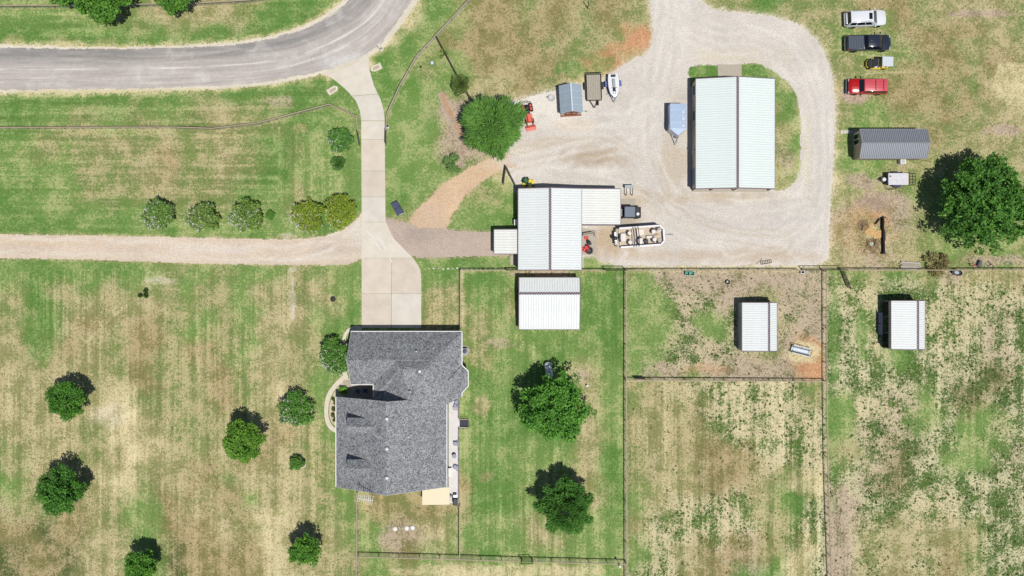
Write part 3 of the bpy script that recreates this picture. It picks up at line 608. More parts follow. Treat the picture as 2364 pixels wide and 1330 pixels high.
def bar(parent, a, b, w, t, m, name):             # flat trim bar between two points
    a, b = Vector(a), Vector(b); d = (b - a).normalized(); s_ = d.cross(Vector((0, 0, 1)));
    s_ = s_.normalized() if s_.length > 1e-4 else Vector((1, 0, 0)); n = s_.cross(d).normalized()
    sec = [s_ * (w / 2) + n * (t / 2), s_ * (-w / 2) + n * (t / 2), s_ * (-w / 2) - n * (t / 2), s_ * (w / 2) - n * (t / 2)]
    return MB().loft([[a + q for q in sec], [b + q for q in sec]]).build(name, m, parent)
def ribbed_wall(parent, a, b, z0, z1a, z1b, m, name='wall', step=.3, zm=None):
    """upright sheet wall from a to b (xy), top sloping z1a -> z1b, optional peak zm=(t, z)"""
    a, b = Vector((*a, 0)), Vector((*b, 0)); L = (b - a).length; d = (b - a) / L; n = Vector((d.y, -d.x, 0)); k = max(2, int(L / step)); q = MB(); bot, top = [], []
    for i in range(k + 1):
        t = i / k
        if zm: z = z1a + (zm[1] - z1a) * t / zm[0] if t <= zm[0] else zm[1] + (z1b - zm[1]) * (t - zm[0]) / (1 - zm[0])
        else: z = z1a + (z1b - z1a) * t
        for dt, off in ((0, 0), (.55, 0), (.65, .02), (.9, .02)):
            if i == k and dt > 0: break
            p = a + d * (L * (i + dt) / k); bot.append(p + n * off + Vector((0, 0, z0)))
            t2 = (i + dt) / k
            if zm: z = z1a + (zm[1] - z1a) * t2 / zm[0] if t2 <= zm[0] else zm[1] + (z1b - zm[1]) * (t2 - zm[0]) / (1 - zm[0])
            else: z = z1a + (z1b - z1a) * t2
            top.append(p + n * off + Vector((0, 0, z)))
    q.loft([bot, top], closed=False); return q.build(name, m, parent)
def gable_shed(name, label, cat, x0, x1, y0, y1, axis, rpos, h0, hr, h1, roof_m, wall_m, walls='NSEW', trim=M_trim, over=.12, rib=3, cap=.34, width=.914, group=None, rhgt=.055):
    """px footprint on the ground; axis 'y': ridge runs north-south at px x=rpos; 'x': ridge runs east-west at px y=rpos"""
    ax, ay = G(x0, y1); bx, by = G(x1, y0); cx, cy = (ax + bx) / 2, (ay + by) / 2
    t = thing(name, label, cat, (cx, cy, 0), 0, group); ax -= cx; bx -= cx; ay -= cy; by -= cy
    if axis == 'y':
        r = G(rpos, 0)[0] - cx
        lo = lambda x: h0 + (hr - h0) * (x - ax) / (r - ax) if x <= r else hr + (h1 - hr) * (x - r) / (bx - r)
        roof_slope(t, (ax, by, h0), (ax, ay, h0), (r, by, hr), roof_m, width, rib, rhgt); roof_slope(t, (bx, ay, h1), (bx, by, h1), (r, ay, hr), roof_m, width, rib, rhgt)
        if cap: 
            q = MB(); q.loft([[(r - cap / 2, y, hr - .02), (r, y, hr + .075), (r + cap / 2, y, hr - .02), (r, y, hr - .04)] for y in (ay - .03, by + .03)]); q.build('ridge_cap', trim, t)
        for y, dy in ((ay, -.02), (by, .02)):
            bar(t, (ax, y + dy, h0 - .03), (r, y + dy, hr - .03), .10, .16, trim, 'gable_trim'); bar(t, (r, y + dy, hr - .03), (bx, y + dy, h1 - .03), .10, .16, trim, 'gable_trim')
        bar(t, (ax - .02, ay, h0 - .06), (ax - .02, by, h0 - .06), .09, .13, trim, 'eave_trim'); bar(t, (bx + .02, ay, h1 - .06), (bx + .02, by, h1 - .06), .09, .13, trim, 'eave_trim')
        o = over; zm = ((r - ax - o) / (bx - ax - 2 * o), hr - .08)
        if 'S' in walls: ribbed_wall(t, (ax + o, ay + o), (bx - o, ay + o), 0, h0 - .08, h1 - .08, wall_m, zm=zm)
        if 'N' in walls: ribbed_wall(t, (bx - o, by - o), (ax + o, by - o), 0, h1 - .08, h0 - .08, wall_m, zm=(1 - zm[0], zm[1]))
        if 'W' in walls: ribbed_wall(t, (ax + o, by - o), (ax + o, ay + o), 0, h0 - .06, h0 - .06, wall_m)
        if 'E' in walls: ribbed_wall(t, (bx - o, ay + o), (bx - o, by - o), 0, h1 - .06, h1 - .06, wall_m)
    else:
        r = G(0, rpos)[1] - cy      # h0 = south eave, h1 = north eave
        roof_slope(t, (ax, ay, h0), (bx, ay, h0), (ax, r, hr), roof_m, width, rib, rhgt); roof_slope(t, (bx, by, h1), (ax, by, h1), (bx, r, hr), roof_m, width, rib, rhgt)
        if cap:
            q = MB(); q.loft([[(x, r - cap / 2, hr - .02), (x, r, hr + .075), (x, r + cap / 2, hr - .02), (x, r, hr - .04)] for x in (ax - .03, bx + .03)]); q.build('ridge_cap', trim, t)
        for x, dx in ((ax, -.02), (bx, .02)):
            bar(t, (x + dx, ay, h0 - .03), (x + dx, r, hr - .03), .10, .16, trim, 'gable_trim'); bar(t, (x + dx, r, hr - .03), (x + dx, by, h1 - .03), .10, .16, trim, 'gable_trim')
        bar(t, (ax, ay - .02, h0 - .06), (bx, ay - .02, h0 - .06), .09, .13, trim, 'eave_trim'); bar(t, (ax, by + .02, h1 - .06), (bx, by + .02, h1 - .06), .09, .13, trim, 'eave_trim')
        o = over; zm = ((r - ay - o) / (by - ay - 2 * o), hr - .08)
        if 'E' in walls: ribbed_wall(t, (bx - o, ay + o), (bx - o, by - o), 0, h0 - .08, h1 - .08, wall_m, zm=zm)
        if 'W' in walls: ribbed_wall(t, (ax + o, by - o), (ax + o, ay + o), 0, h1 - .08, h0 - .08, wall_m, zm=(1 - zm[0], zm[1]))
        if 'S' in walls: ribbed_wall(t, (ax + o, ay + o), (bx - o, ay + o), 0, h0 - .06, h0 - .06, wall_m)
        if 'N' in walls: ribbed_wall(t, (bx - o, by - o), (ax + o, by - o), 0, h1 - .06, h1 - .06, wall_m)
    return t, (ax, bx, ay, by, r)
def wall_window(parent, x, y0, y1, z0, z1, side=-1, fr=M_frame):   # window on a wall facing +-x
    f = MB().box((x + side * .03, (y0 + y1) / 2, (z0 + z1) / 2), (.05, y1 - y0, z1 - z0)).build('window', fr, parent)
    MB().box((x + side * .06, (y0 + y1) / 2, (z0 + z1) / 2), (.012, y1 - y0 - .12, z1 - z0 - .12)).build('pane', M_glass, f)

# big barn on the gravel loop
K = lambda v, c, h: c + (v - c) * (1 - h / H)
barn, (ax, bx, ay, by, r) = gable_shed('metal_barn', 'large white metal roofed barn standing inside the gravel loop', 'barn', 1596.6, 1775, 193, 441, 'y', 1686.2, 2.6, 3.75, 2.6, mat('barn_roof_white', (236, 245, 242), .45, var=.03, vscale=.7), M_tanwall, walls='NEW', over=.06)
ribbed_wall(barn, (ax + .06, ay + .9), (bx - .06, ay + .9), 0, 2.5, 2.5, M_tanwall, zm=(.5, 3.6))
for x in (ax + .1, ax + 2.35, r + .3, bx - .15): MB().box((x, ay + .1, 1.22), (.12, .12, 2.44)).build('porch_post', M_trim, barn)
yy = lambda py: G(0, py)[1] - barn.location.y
for a, b in ((226, 203), (284, 260)): wall_window(barn, ax + .06, yy(a) , yy(b), .95, 1.95)
d = MB().box((ax + .02, (yy(356) + yy(345)) / 2, 1.05), (.08, .95, 2.1)).build('door', mat('barn_door', (196, 190, 178), .6), barn); MB().box((ax - .03, yy(354), 1.0), (.05, .06, .12)).build('handle', M_steel, d)
MB().box((ax + .02, (yy(428) + yy(392)) / 2, 1.12), (.08, 2.0, 2.24)).build('roll_up_door', mat('slate_blue_door', (112, 124, 142), .5, var=.05), barn)
MB().box(((r), ay + .86, 1.15), (3.0, .08, 2.3)).build('overhead_door', M_frame, barn); MB().box((bx - 1.4, ay + .86, 1.02), (.95, .07, 2.04)).build('door', M_frame, barn)
MB().box((ax - .10, yy(352), 2.15), (.3, .12, .12)).build('wall_lamp', M_black, barn)
MB().box(((G(1684, 0)[0] - barn.location.x), by - .05, 1.15), (3.0, .08, 2.3)).build('overhead_door', M_frame, barn)

# workshop with its carport and entry lean-to
ws, (ax, bx, ay, by, r) = gable_shed('workshop', 'white metal workshop with mauve ridge, carport wing and entry lean-to', 'workshop', 1196, 1338.5, 441.5, 624.5, 'y', 1267, 3.0, 3.85, 3.0, M_white_roof, M_tanwall, over=.06)
lx = lambda px: G(px, 0)[0] - ws.location.x
ly = lambda py: G(0, py)[1] - ws.location.y
# carport wing continues the east slope at a flatter pitch
cx1 = lx(1427); cy0 = ly(522); roof_slope(ws, (cx1, cy0, 2.62), (cx1, by, 2.62), (bx - .03, cy0, 3.0), M_cream_roof)
bar(ws, (bx, cy0 - .02, 2.97), (cx1, cy0 - .02, 2.59), .1, .16, M_trim, 'gable_trim'); bar(ws, (bx, by + .02, 2.97), (cx1, by + .02, 2.59), .1, .16, M_trim, 'gable_trim'); bar(ws, (cx1 + .02, cy0, 2.56), (cx1 + .02, by, 2.56), .09, .13, M_trim, 'eave_trim')
ribbed_wall(ws, (bx, cy0 + .06), (cx1 - .06, cy0 + .06), 0, 2.9, 2.55, M_greywall); ribbed_wall(ws, (cx1 - .06, by - .06), (bx, by - .06), 0, 2.55, 2.9, M_tanwall)
for y in (cy0 + .1, (cy0 + by) / 2, by - .1): MB().box((cx1 - .12, y, 1.25), (.1, .1, 2.5)).build('post', M_trim, ws)
# entry lean-to
ex0 = lx(1141.5); ey0, ey1 = ly(588), ly(532.5); roof_slope(ws, (ex0, ey1, 2.3), (ex0, ey0, 2.3), (ax + .02, ey1, 2.6), M_cream_roof)
for y in (ey0, ey1): bar(ws, (ex0, y, 2.27), (ax, y, 2.57), .1, .14, M_trim, 'gable_trim')
bar(ws, (ex0 - .02, ey0, 2.24), (ex0 - .02, ey1, 2.24), .09, .13, M_trim, 'eave_trim')
for y in (ey0 + .1, ey1 - .1): MB().box((ex0 + .1, y, 1.1), (.1, .1, 2.2)).build('post', M_trim, ws)
MB().bbox((ax - .28, ly(515), .95), (.5, .75, .6), .04).build('air_conditioner', M_plastic_w, ws); MB().box((ax - .2, ly(515), .33), (.4, .6, .66)).build('bracket', M_steel, ws)
MB().box((ax - .0, ly(560), 1.15), (.08, 2.4, 2.3)).build('overhead_door', M_frame, ws); MB().box((ax, ly(602), 1.02), (.08, .95, 2.04)).build('door', mat('barn_door', (196, 190, 178)), ws)
for py in (545, 590): wall_window(ws, bx - .06, ly(py) - .5, ly(py) + .5, 1.0, 2.0, 1)
MB().box((lx(1300), by + .0, 1.15), (3.2, .08, 2.3)).build('overhead_door', M_frame, ws)

# run-in shed against the workshop, inside the back lawn
lean, q_ = gable_shed('lawn_shed', 'white ribbed roof shed in the green back lawn, south of the workshop', 'shed', 1198, 1335.5, 641.5, 759, 'x', 677.2, 1.85, 2.75, 2.2, M_white_roof, M_tanwall, walls='SEW', over=.06)
bar(lean, (q_[0] + .3, q_[3] - .1, 1.0), (q_[1] - .3, q_[3] - .1, 1.0), .1, .1, M_wood, 'rail')
for i in range(4): MB().box((q_[0] + .15 + i * (q_[1] - q_[0] - .3) / 3, q_[3] - .12, 1.05), (.12, .12, 2.1)).build('post', M_wood, lean)
MB().box((q_[1] - 1.8, q_[3] + .1, .25), (.5, .3, .5)).build('feed_trough', M_plastic_w, lean)

# two horse shelters
sh1, (ax, bx, ay, by, r) = gable_shed('horse_shelter', 'white roofed horse shelter with closed grey front in the bare paddock', 'shelter', 1702.8, 1780.5, 698.3, 807.5, 'y', 1760.8, 2.25, 2.85, 2.45, M_white_roof, M_greywall, over=.03, cap=.3)
MB().box((ax - .02, (ay + by) / 2, 1.0), (.06, 2.2, 2.0)).build('door', mat('grey_door', (160, 168, 172), .6), sh1)
sh2, (ax, bx, ay, by, r) = gable_shed('horse_shelter', 'white roofed horse shelter with open barred front in the east pasture', 'shelter', 2036.5, 2111, 694, 803, 'y', 2092, 2.75, 3.35, 2.9, M_white_roof, M_greywall, walls='NSE', over=.03, cap=.3)
MB().box((ax + .05, (ay + by) / 2, 2.3), (.05, by - ay - .1, .8)).build('fascia', M_greywall, sh2); MB().box(((ax + bx) / 2 + .3, (ay + by) / 2, .012), (bx - ax - .8, by - ay - .2, .02)).build('dirt_floor', mat('shelter_dirt', (150, 128, 104), .95, var=.2), sh2)
for y in (ay + .08, ay + 2.0, by - 2.0, by - .08): MB().box((ax + .05, y, 1.0), (.1, .1, 2.0)).build('post', M_trim, sh2)
for y0, y1 in ((ay + .15, ay + 1.9), (by - 1.9, by - .15)):
    for k in range(6): MB().tube((ax - .02, y0, .25 + k * .24), (ax - .02, y1, .25 + k * .24), .025).build('bar', M_black, sh2)
M_bluepipe = mat('blue_gate_paint', (52, 50, 104), .5)
gl = thing('stall_gate', 'blue tube gate standing open before the barred horse shelter', 'gate', (sh2.location.x + ax - .55, sh2.location.y + .1, 0), PI / 2)
for k in range(5): MB().tube((-1.4, 0, .3 + k * .26), (1.4, 0, .3 + k * .26), .025).build('bar', M_bluepipe, gl)
for x in (-1.4, 0, 1.4): MB().tube((x, 0, .02), (x, 0, 1.36), .03).build('upright', M_bluepipe, gl)

# grey cabin
M_cab = mat('grey_blue_metal_roof', (156, 161, 170), .45, .1, var=.06, vscale=.7, spec=.5)
cab, (ax, bx, ay, by, r) = gable_shed('cabin_shed', 'long grey ribbed roof cabin with brown end wall beside the cars', 'shed', 1968, 2119.5, 306.5, 371.5, 'x', 338.5, 2.45, 3.25, 2.45, M_cab, mat('taupe_siding', (186, 170, 148), .7, var=.08), over=.08, trim=mat('grey_trim', (150, 152, 158), .5), cap=.24, rhgt=.08, rib=4)
w_ = MB().box((ax + .06, by - 1.05, 1.35), (.06, 1.45, 1.9)).build('patio_door', M_frame, cab)
for y in (-.35, .35): MB().box((ax + .02, by - 1.05 + y, 1.35), (.02, .6, 1.75)).build('pane', M_glass, w_)
MB().lathe([(.06, -.05), (.09, 0), (.06, .1)], (ax + .0, r - .1, 2.5), 8, 'Z').build('porch_light', M_plastic_w, cab)
MB().lathe([(.08, 0), (.08, .5), (.12, .5), (.12, .62)], (bx + .18, r + .0, 1.9), 10).build('stove_pipe', M_steel, cab); MB().box((bx + .08, r, 1.95), (.3, .08, .08)).build('pipe_bracket', M_steel, cab)
cu = thing('condenser_unit', 'white square cooling unit against the south wall of the grey cabin', 'air conditioner', (*G(2079, 375), 0))
MB().bbox((0, 0, .42), (.72, .62, .84), .05).build('cabinet', M_plastic_w, cu); MB().lathe([(.24, 0), (.24, .03), (.2, .03)], (0, 0, .84), 16).build('fan_grille', mat('grille_grey', (200, 202, 204)), cu); MB().box((0, 0, .02), (.9, .8, .06)).build('base_pad', M_conc2, cu)
# small shingled garden shed
M_shg = mat('blue_grey_shingle', (172, 188, 202), .7, var=.12, vscale=14, bump=.2)
gs = thing('garden_shed', 'small blue grey panel roof shed with brick red front on the gravel', 'shed', (*G(1316, 235), 0), math.radians(3.5))
gw, gl_ = 1.30, 1.62; he, hr = 1.85, 2.9
for sx in (-1, 1):
    e = Vector((sx * (gw + .14), -gl_ - .14, he - .1)); r_ = Vector((0, -gl_ - .14, hr)); dl = (2 * gl_ + .28)
    for i in range(4):
        for j in range(2):
            a = e.lerp(r_, j / 2 + .01); b = e.lerp(r_, (j + 1) / 2 - .01); y0 = i * dl / 4 + .02; y1 = (i + 1) * dl / 4 - .02
            MB().slab([a + Vector((0, y0, 0)), a + Vector((0, y1, 0)), b + Vector((0, y1, 0)), b + Vector((0, y0, 0))], .04).build('roof_panel', M_shg, gs)
    MB().slab([e + Vector((0, 0, -.03)), e + Vector((0, dl, -.03)), r_ + Vector((0, dl, -.03)), r_ + Vector((0, 0, -.03))], .04).build('roof_deck', mat('pale_batten', (214, 226, 236), .6), gs)
MB().box((0, 0, hr + .01), (.16, 2 * gl_ + .3, .06)).build('ridge_cap', mat('pale_batten', (186, 200, 208)), gs)
Mg = mat('brick_red_siding', (158, 96, 74), .8, var=.1, vscale=7)
MB().box((0, 0, he / 2), (2 * gw, 2 * gl_, he - .02)).build('wall', mat('pale_siding', (206, 204, 198), .7), gs)
for y in (-gl_, gl_): MB().loft([[(-gw, y - .02, he - .05), (gw, y - .02, he - .05), (0, y - .02, hr - .1)], [(-gw, y + .02, he - .05), (gw, y + .02, he - .05), (0, y + .02, hr - .1)]]).build('gable_wall', Mg, gs)
for sx in (-1, 1): 
    d_ = MB().box((sx * .42, -gl_ - .03, .92), (.8, .05, 1.7)).build('door', Mg, gs); MB().box((sx * .42, -gl_ - .06, .92), (.5, .02, .08)).build('brace', M_frame, d_)
MB().box((0, -gl_ - .16, .06), (2 * gw + .1, .2, .12)).build('sill_step', M_brown, gs)
# ---------------------------------------------------------------- the house
M_sh = bpy.data.materials.new('asphalt_shingle'); M_sh.use_nodes = True
nt = M_sh.node_tree; b = nt.nodes['Principled BSDF']; b.inputs['Roughness'].default_value = .95; b.inputs['Specular IOR Level'].default_value = .15
tc = nt.nodes.new('ShaderNodeTexCoord'); v = tc.outputs['Object']
n1 = node_noise(nt, v, 3.3, 2, .6, dist=2.0); n2 = node_noise(nt, v, 13, 3, .8); n3 = node_noise(nt, v, .5, 3, .6)
t_ = node_op(nt, 'ADD', n1, node_mul(nt, node_op(nt, 'SUBTRACT', n2, .5), .5))
rp = nt.nodes.new('ShaderNodeValToRGB'); rp.color_ramp.elements[0].position = .45; rp.color_ramp.elements[1].position = .56
rp.color_ramp.elements[0].color = (*alb((114, 116, 121)), 1); rp.color_ramp.elements[1].color = (*alb((181, 182, 185)), 1)
nt.links.new(t_, rp.inputs[0]); g_ = node_op(nt, 'MULTIPLY_ADD', n3, .3, .85); cg = nt.nodes.new('ShaderNodeCombineColor'); [nt.links.new(g_, cg.inputs[i]) for i in range(3)]
nt.links.new(node_mixc(nt, 1.0, rp.outputs[0], cg.outputs[0], 'MULTIPLY'), b.inputs['Base Color'])
bp = nt.nodes.new('ShaderNodeBump'); bp.inputs['Strength'].default_value = .4; bp.inputs['Distance'].default_value = .02; nt.links.new(t_, bp.inputs['Height']); nt.links.new(bp.outputs[0], b.inputs['Normal'])
M_brickw = mat('tan_brick_wall', (196, 178, 158), .85, c2=(176, 156, 136), vscale=9)
M_fascia = mat('white_fascia', (244, 244, 242), .5)
HC = G(920, 950)
house = thing('house', 'grey shingled farmhouse with two dormers at the end of the concrete driveway', 'house', (HC[0], HC[1], 0))
def hp(rx, ry, z): return Vector((rx / S - HC[0], -ry / S - HC[1], z))         # photo pixels from the centre, on the ground
def roof(pts, t=.14, name='roof_slope'): return MB().slab(pts, t).build(name, M_sh, house)
def fascia(a, b): bar(house, Vector(a) + Vector((0, 0, -.06)), Vector(b) + Vector((0, 0, -.06)), .13, .17, M_fascia, 'fascia')
E = 2.7
# garage wing: ridge runs east-west
gx0, gyn, gys, gr, gh = -363, 98.1, 217.6, 157.9, 5.75
roof([hp(gx0, gyn, E), hp(-112.8, gyn, E), hp(-172.5, gr, gh), hp(gx0, gr, gh)]); roof([hp(gx0, gys, E), hp(gx0, gr, gh), hp(-172.5, gr, gh), hp(-205, gys, E)])
# middle block: hipped, taller, buries into both wings
T1, T2 = hp(-196, 176.5, 6.55), hp(-226, 256, 5.8)
roof([hp(-112.8, gyn, E - .012), T1, hp(-240, 176.5, 6.5), hp(-262, 150, 5.2), hp(-262, 98.1, 2.3)])
roof([hp(-112.8, gyn, E), hp(-112.8, 245, E), T2, T1])
roof([hp(-112.8, 245, E), hp(-196, 285, 4.2), T2])
roof([hp(-312.5, 219, E), hp(-312.5, 247, E), T2, T1, hp(-240, 170, 6.35), hp(-252, 160, 5.7)])
roof([hp(-312.5, 247, E), hp(-270, 300, 4), T2])
# bay on the east side
BA = hp(-142, 205, 4.15)
for a, bq in (((-112.8, 174), (-99, 188)), ((-99, 188), (-99, 222)), ((-99, 222), (-112.8, 236))):
    za, zb = (E - .25 if a[0] > -110 else E + .03), (E - .25 if bq[0] > -110 else E + .03)
    roof([hp(*a, za), hp(*bq, zb), BA], .1); fascia(hp(*a, za), hp(*bq, zb))
# main block: ridge runs north-south
mx0, mx1, myn, mys, mr, mh = -396.8, -147, 246, 448.7, -272, 7.3
roof([hp(mx0, mys, E), hp(mr, mys, mh), hp(mr, myn, mh), hp(mx0, myn, E)]); roof([hp(mx1, mys, E), hp(mx1, myn, E), hp(mr, myn, mh), hp(mr, mys, mh)])
for a, b_ in ((hp(gx0, gyn, E), hp(-112.8, gyn, E)), (hp(-112.8, gyn, E), hp(-112.8, 176, E)), (hp(-112.8, 234, E), hp(-112.8, 245, E)), (hp(-112.8, 245, E), hp(-147, 246, E)), (hp(mx1, 246, E), hp(mx1, mys, E)), (hp(mx0, myn, E), hp(mx0, mys, E)), (hp(-312.5, 219, E), hp(-312.5, 247, E)), (hp(gx0, gys, E), hp(-312.5, gys, E))): fascia(a, b_)
for a, b_ in ((hp(mx0, mys, E), hp(mr, mys, mh)), (hp(mr, mys, mh), hp(mx1, mys, E)), (hp(mx0, myn, E), hp(mr, myn, mh)), (hp(gx0, gyn, E), hp(gx0, gr, gh)), (hp(gx0, gr, gh), hp(gx0, gys, E))):
    bar(house, a - Vector((0, 0, .12)), b_ - Vector((0, 0, .12)), .05, .16, M_fascia, 'rake_board')
# walls
def wallpoly(pts, n, t=.2, m=M_brickw):
    n = Vector(n) * t; return MB().loft([[Vector(p) for p in pts], [Vector(p) - n for p in pts]]).build('wall', m, house)
o = 7
def wall(ax_, ay_, bx_, by_, z=E): 
    a, b_ = hp(ax_, ay_, 0), hp(bx_, by_, 0); d_ = (b_ - a).normalized(); return wallpoly([a, b_, b_ + Vector((0, 0, z)), a + Vector((0, 0, z))], (d_.y, -d_.x, 0))
M_gab = mat('pale_gable_siding', (190, 196, 206), .7, var=.05)
wallpoly([hp(mx0 + o, mys - o, 0), hp(mx1 - o, mys - o, 0), hp(mx1 - o, mys - o, E), hp(mr, mys - o, mh - .3), hp(mx0 + o, mys - o, E)], (0, -1, 0))
wallpoly([hp(mx1 - o, myn + o, 0), hp(mx0 + o, myn + o, 0), hp(mx0 + o, myn + o, E), hp(mr, myn + o, mh - .3), hp(mx1 - o, myn + o, E)], (0, 1, 0), .2, M_gab)
wallpoly([hp(gx0 + o, gys - o, 0), hp(gx0 + o, gyn + o, 0), hp(gx0 + o, gyn + o, E), hp(gx0 + o, gr, gh - .3), hp(gx0 + o, gys - o, E)], (-1, 0, 0))
wall(mx0 + o, myn + o, mx0 + o, mys - o); wall(mx1 - o, mys - o, mx1 - o, 246); wall(-112.8 - o, gyn + o, gx0 + o, gyn + o); wall(-112.8 - o, 241, -112.8 - o, gyn + o); wall(gx0 + o, gys - o, -306, gys - o); wall(-306, gys - o, -306, myn + o); wall(mx1 - o, 243, -112.8 - o, 241)
wall(-112.8 - o, 234, -104, 222); wall(-104, 222, -104, 188); wall(-104, 188, -112.8 - o, 176)
# doors and windows
for cxp, wd in ((-325, 2.7), (-262, 4.6)): 
    c_ = hp(cxp, gyn + o, 1.1); g_ = MB().box(c_ + Vector((0, .03, 0)), (wd, .06, 2.2)).build('garage_door', M_fascia, house)
    for k in range(3): MB().box(c_ + Vector((0, .07, -.55 + k * .55)), (wd - .1, .02, .03)).build('panel_groove', M_greywall, g_)
def hwin(c_, nx, ny, w, h):
    c_ = Vector(c_); rz = math.atan2(-nx, ny); f = MB().box(c_ + Vector((nx, ny, 0)) * .04, (w, .08, h), rz).build('window', M_fascia, house); MB().box(c_ + Vector((nx, ny, 0)) * .085, (w - .14, .02, h - .14), rz).build('pane', M_glass, f)
for ry in (290, 330, 400): hwin(hp(mx0 + o, ry, 1.4), -1, 0, 1.3, 1.4)
for rx in (-350, -220): hwin(hp(rx, mys - o, 1.5), 0, -1, 1.2, 1.4)
hwin(hp(-272, mys - o, 4.8), 0, -1, .9, 1.1); hwin(hp(gx0 + o, 135, 1.5), -1, 0, 1.2, 1.4)
for ry in (270, 390): hwin(hp(mx1 - o, ry, 1.5), 1, 0, 1.4, 1.4)
hwin(hp(mx1 - o, 330, 1.05), 1, 0, 1.8, 2.1); hwin(hp(-104, 205, 1.5), 1, 0, 1.4, 1.4); hwin(hp(-300, 214, 1.3) + Vector((.0, 0, 0)), 0, -1, .9, 1.2)
dr = MB().box(hp(-306, 232, 1.03) + Vector((-.03, 0, 0)), (.06, 1.0, 2.05)).build('front_door', M_brown, house); MB().box(hp(-306, 226, 1.0) + Vector((-.08, 0, 0)), (.06, .06, .12)).build('handle', M_steel, dr)
MB().prism([(p.x, p.y) for p in (hp(mx0 + o, 214, 0), hp(-304, 214, 0), hp(-304, 256, 0), hp(mx0 + o, 256, 0))], 0, .1).build('porch_floor', M_conc2, house)
for rx in (-388, -350): MB().box(hp(rx, 216, 1.3), (.16, .16, 2.6)).build('porch_post', M_fascia, house) if rx == -9999 else None
# dormers on the west slope
for yc_ in (302.3, 393.9):
    dm = MB().slab([hp(-362, yc_ - 17, 5.45), hp(-362, yc_, 6.4), hp(-296, yc_, 6.4), hp(-322, yc_ - 17, 5.45)], .1).build('dormer', M_sh, house)
    MB().slab([hp(-362, yc_ + 17, 5.45), hp(-322, yc_ + 17, 5.45), hp(-296, yc_, 6.4), hp(-362, yc_, 6.4)], .1).build('roof_slope', M_sh, dm)
    MB().loft([[hp(-358, yc_ - 14, 3.9), hp(-358, yc_ + 14, 3.9), hp(-358, yc_ + 14, 5.2), hp(-358, yc_, 6.05), hp(-358, yc_ - 14, 5.2)], [hp(-354, yc_ - 14, 3.9), hp(-354, yc_ + 14, 3.9), hp(-354, yc_ + 14, 5.2), hp(-354, yc_, 6.05), hp(-354, yc_ - 14, 5.2)]]).build('front_wall', M_gab, dm)
    for sg in (-1, 1): MB().loft([[hp(-356, yc_ + sg * 14, 3.8), hp(-326, yc_ + sg * 14, 5.2), hp(-356, yc_ + sg * 14, 5.2)], [hp(-356, yc_ + sg * 13, 3.8), hp(-326, yc_ + sg * 13, 5.2), hp(-356, yc_ + sg * 13, 5.2)]]).build('cheek_wall', M_gab, dm)
    MB().box(hp(-358.6, yc_, 4.75), (.06, .8, .9)).build('window', M_glass, dm)
# vents and flues standing on the roof
M_vent = mat('pale_vent', (226, 228, 230), .4, .3)
mz = lambda rx: mh - abs(rx - mr) / S * .667
def vent(px, py, h, r_, hh, m=M_vent, name='roof_vent'):
    p = P(px, py, h) - Vector((HC[0], HC[1], 0)); MB().lathe([(r_ * .7, -.35), (r_ * .7, hh * .6), (r_, hh * .6), (r_, hh * .85), (r_ * .4, hh)], p, 10).build(name, m, house, 40)
for py in (965, 1034, 1101): vent(894, py + 1, 7.05, .23, .6)
for px, py, h in ((934, 980, 5.7), (943, 1008, 5.6), (947.5, 904, 6.2)): vent(px, py, h, .11, .4)
vent(962, 811, 4.75, .12, .55); vent(1001, 803, 4.35, .08, .3)
fb = P(970, 857, 6.2) - Vector((HC[0], HC[1], 0)); fl = MB().bbox(fb, (.28, .28, .8), .04).build('flue', M_vent, house); MB().bbox(fb + Vector((0, 0, .5)), (.34, .34, .1), .03).build('cap', M_steel, fl)
# east patio deck with steps
deck = thing('patio_deck', 'white concrete patio running along the east side of the house', 'patio', (*G(1046, 1040), 0))
dl = lambda px, py: (G(px, py)[0] - deck.location.x, G(px, py)[1] - deck.location.y)
MB().prism([dl(1036, 912), dl(1061.5, 912), dl(1061.5, 1160), dl(1036, 1160)], 0, .38).build('floor', mat('patio_white', (236, 232, 230), .7, c2=(226, 222, 220), vscale=1.5), deck)
M_rail = mat('taupe_rail', (150, 132, 122), .6)
for k in range(11):
    y = 915 + k * 24.4
    if 968 < y < 986: continue
    x_, y_ = dl(1061, y); MB().box((x_, y_, .82), (.07, .07, .9)).build('baluster_post', M_rail, deck)
for a, b_ in ((914, 968), (988, 1159)):
    for z in (.7, 1.22): bar(deck, (*dl(1061, a), z), (*dl(1061, b_), z), .07, .05, M_rail, 'rail')
st = thing('patio_steps', 'dark steps with handrail leading from the patio to the back lawn', 'steps', (*G(1072, 977), 0))
for k in range(3): MB().box((-.35 + k * .36, 0, (.36 - k * .12) / 2), (.34, .95, .36 - k * .12)).build('tread', mat('dark_tread', (58, 60, 74), .7), st)
for sg in (-1, 1):
    MB().box((-.1, sg * .52, .15), (1.2, .06, .3)).build('stringer', M_conc, st); MB().tube((.5, sg * .56, .02), (.5, sg * .56, .95), .03).build('post', M_pipe_dark, st); MB().tube((-.5, sg * .56, 1.2), (.5, sg * .56, .95), .03).build('handrail', M_pipe_dark, st)
# flat awning south of the house
aw = thing('patio_awning', 'cream flat awning on posts at the south end of the patio', 'awning', (*G(1004, 1144), 0))
pa = [P(974.8, 1130, 2.35), P(1038, 1124.8, 2.45), P(1038, 1165, 2.35), P(974.8, 1166, 2.3)]; pa = [q - Vector((aw.location.x, aw.location.y, 0)) for q in pa]
MB().slab(pa, .1).build('canopy', mat('cream_panel', (246, 232, 198), .6, var=.02), aw)
for q in (pa[2], pa[3]): MB().box((q.x * .94, q.y + .12, 1.12), (.1, .1, 2.3)).build('post', M_fascia, aw)
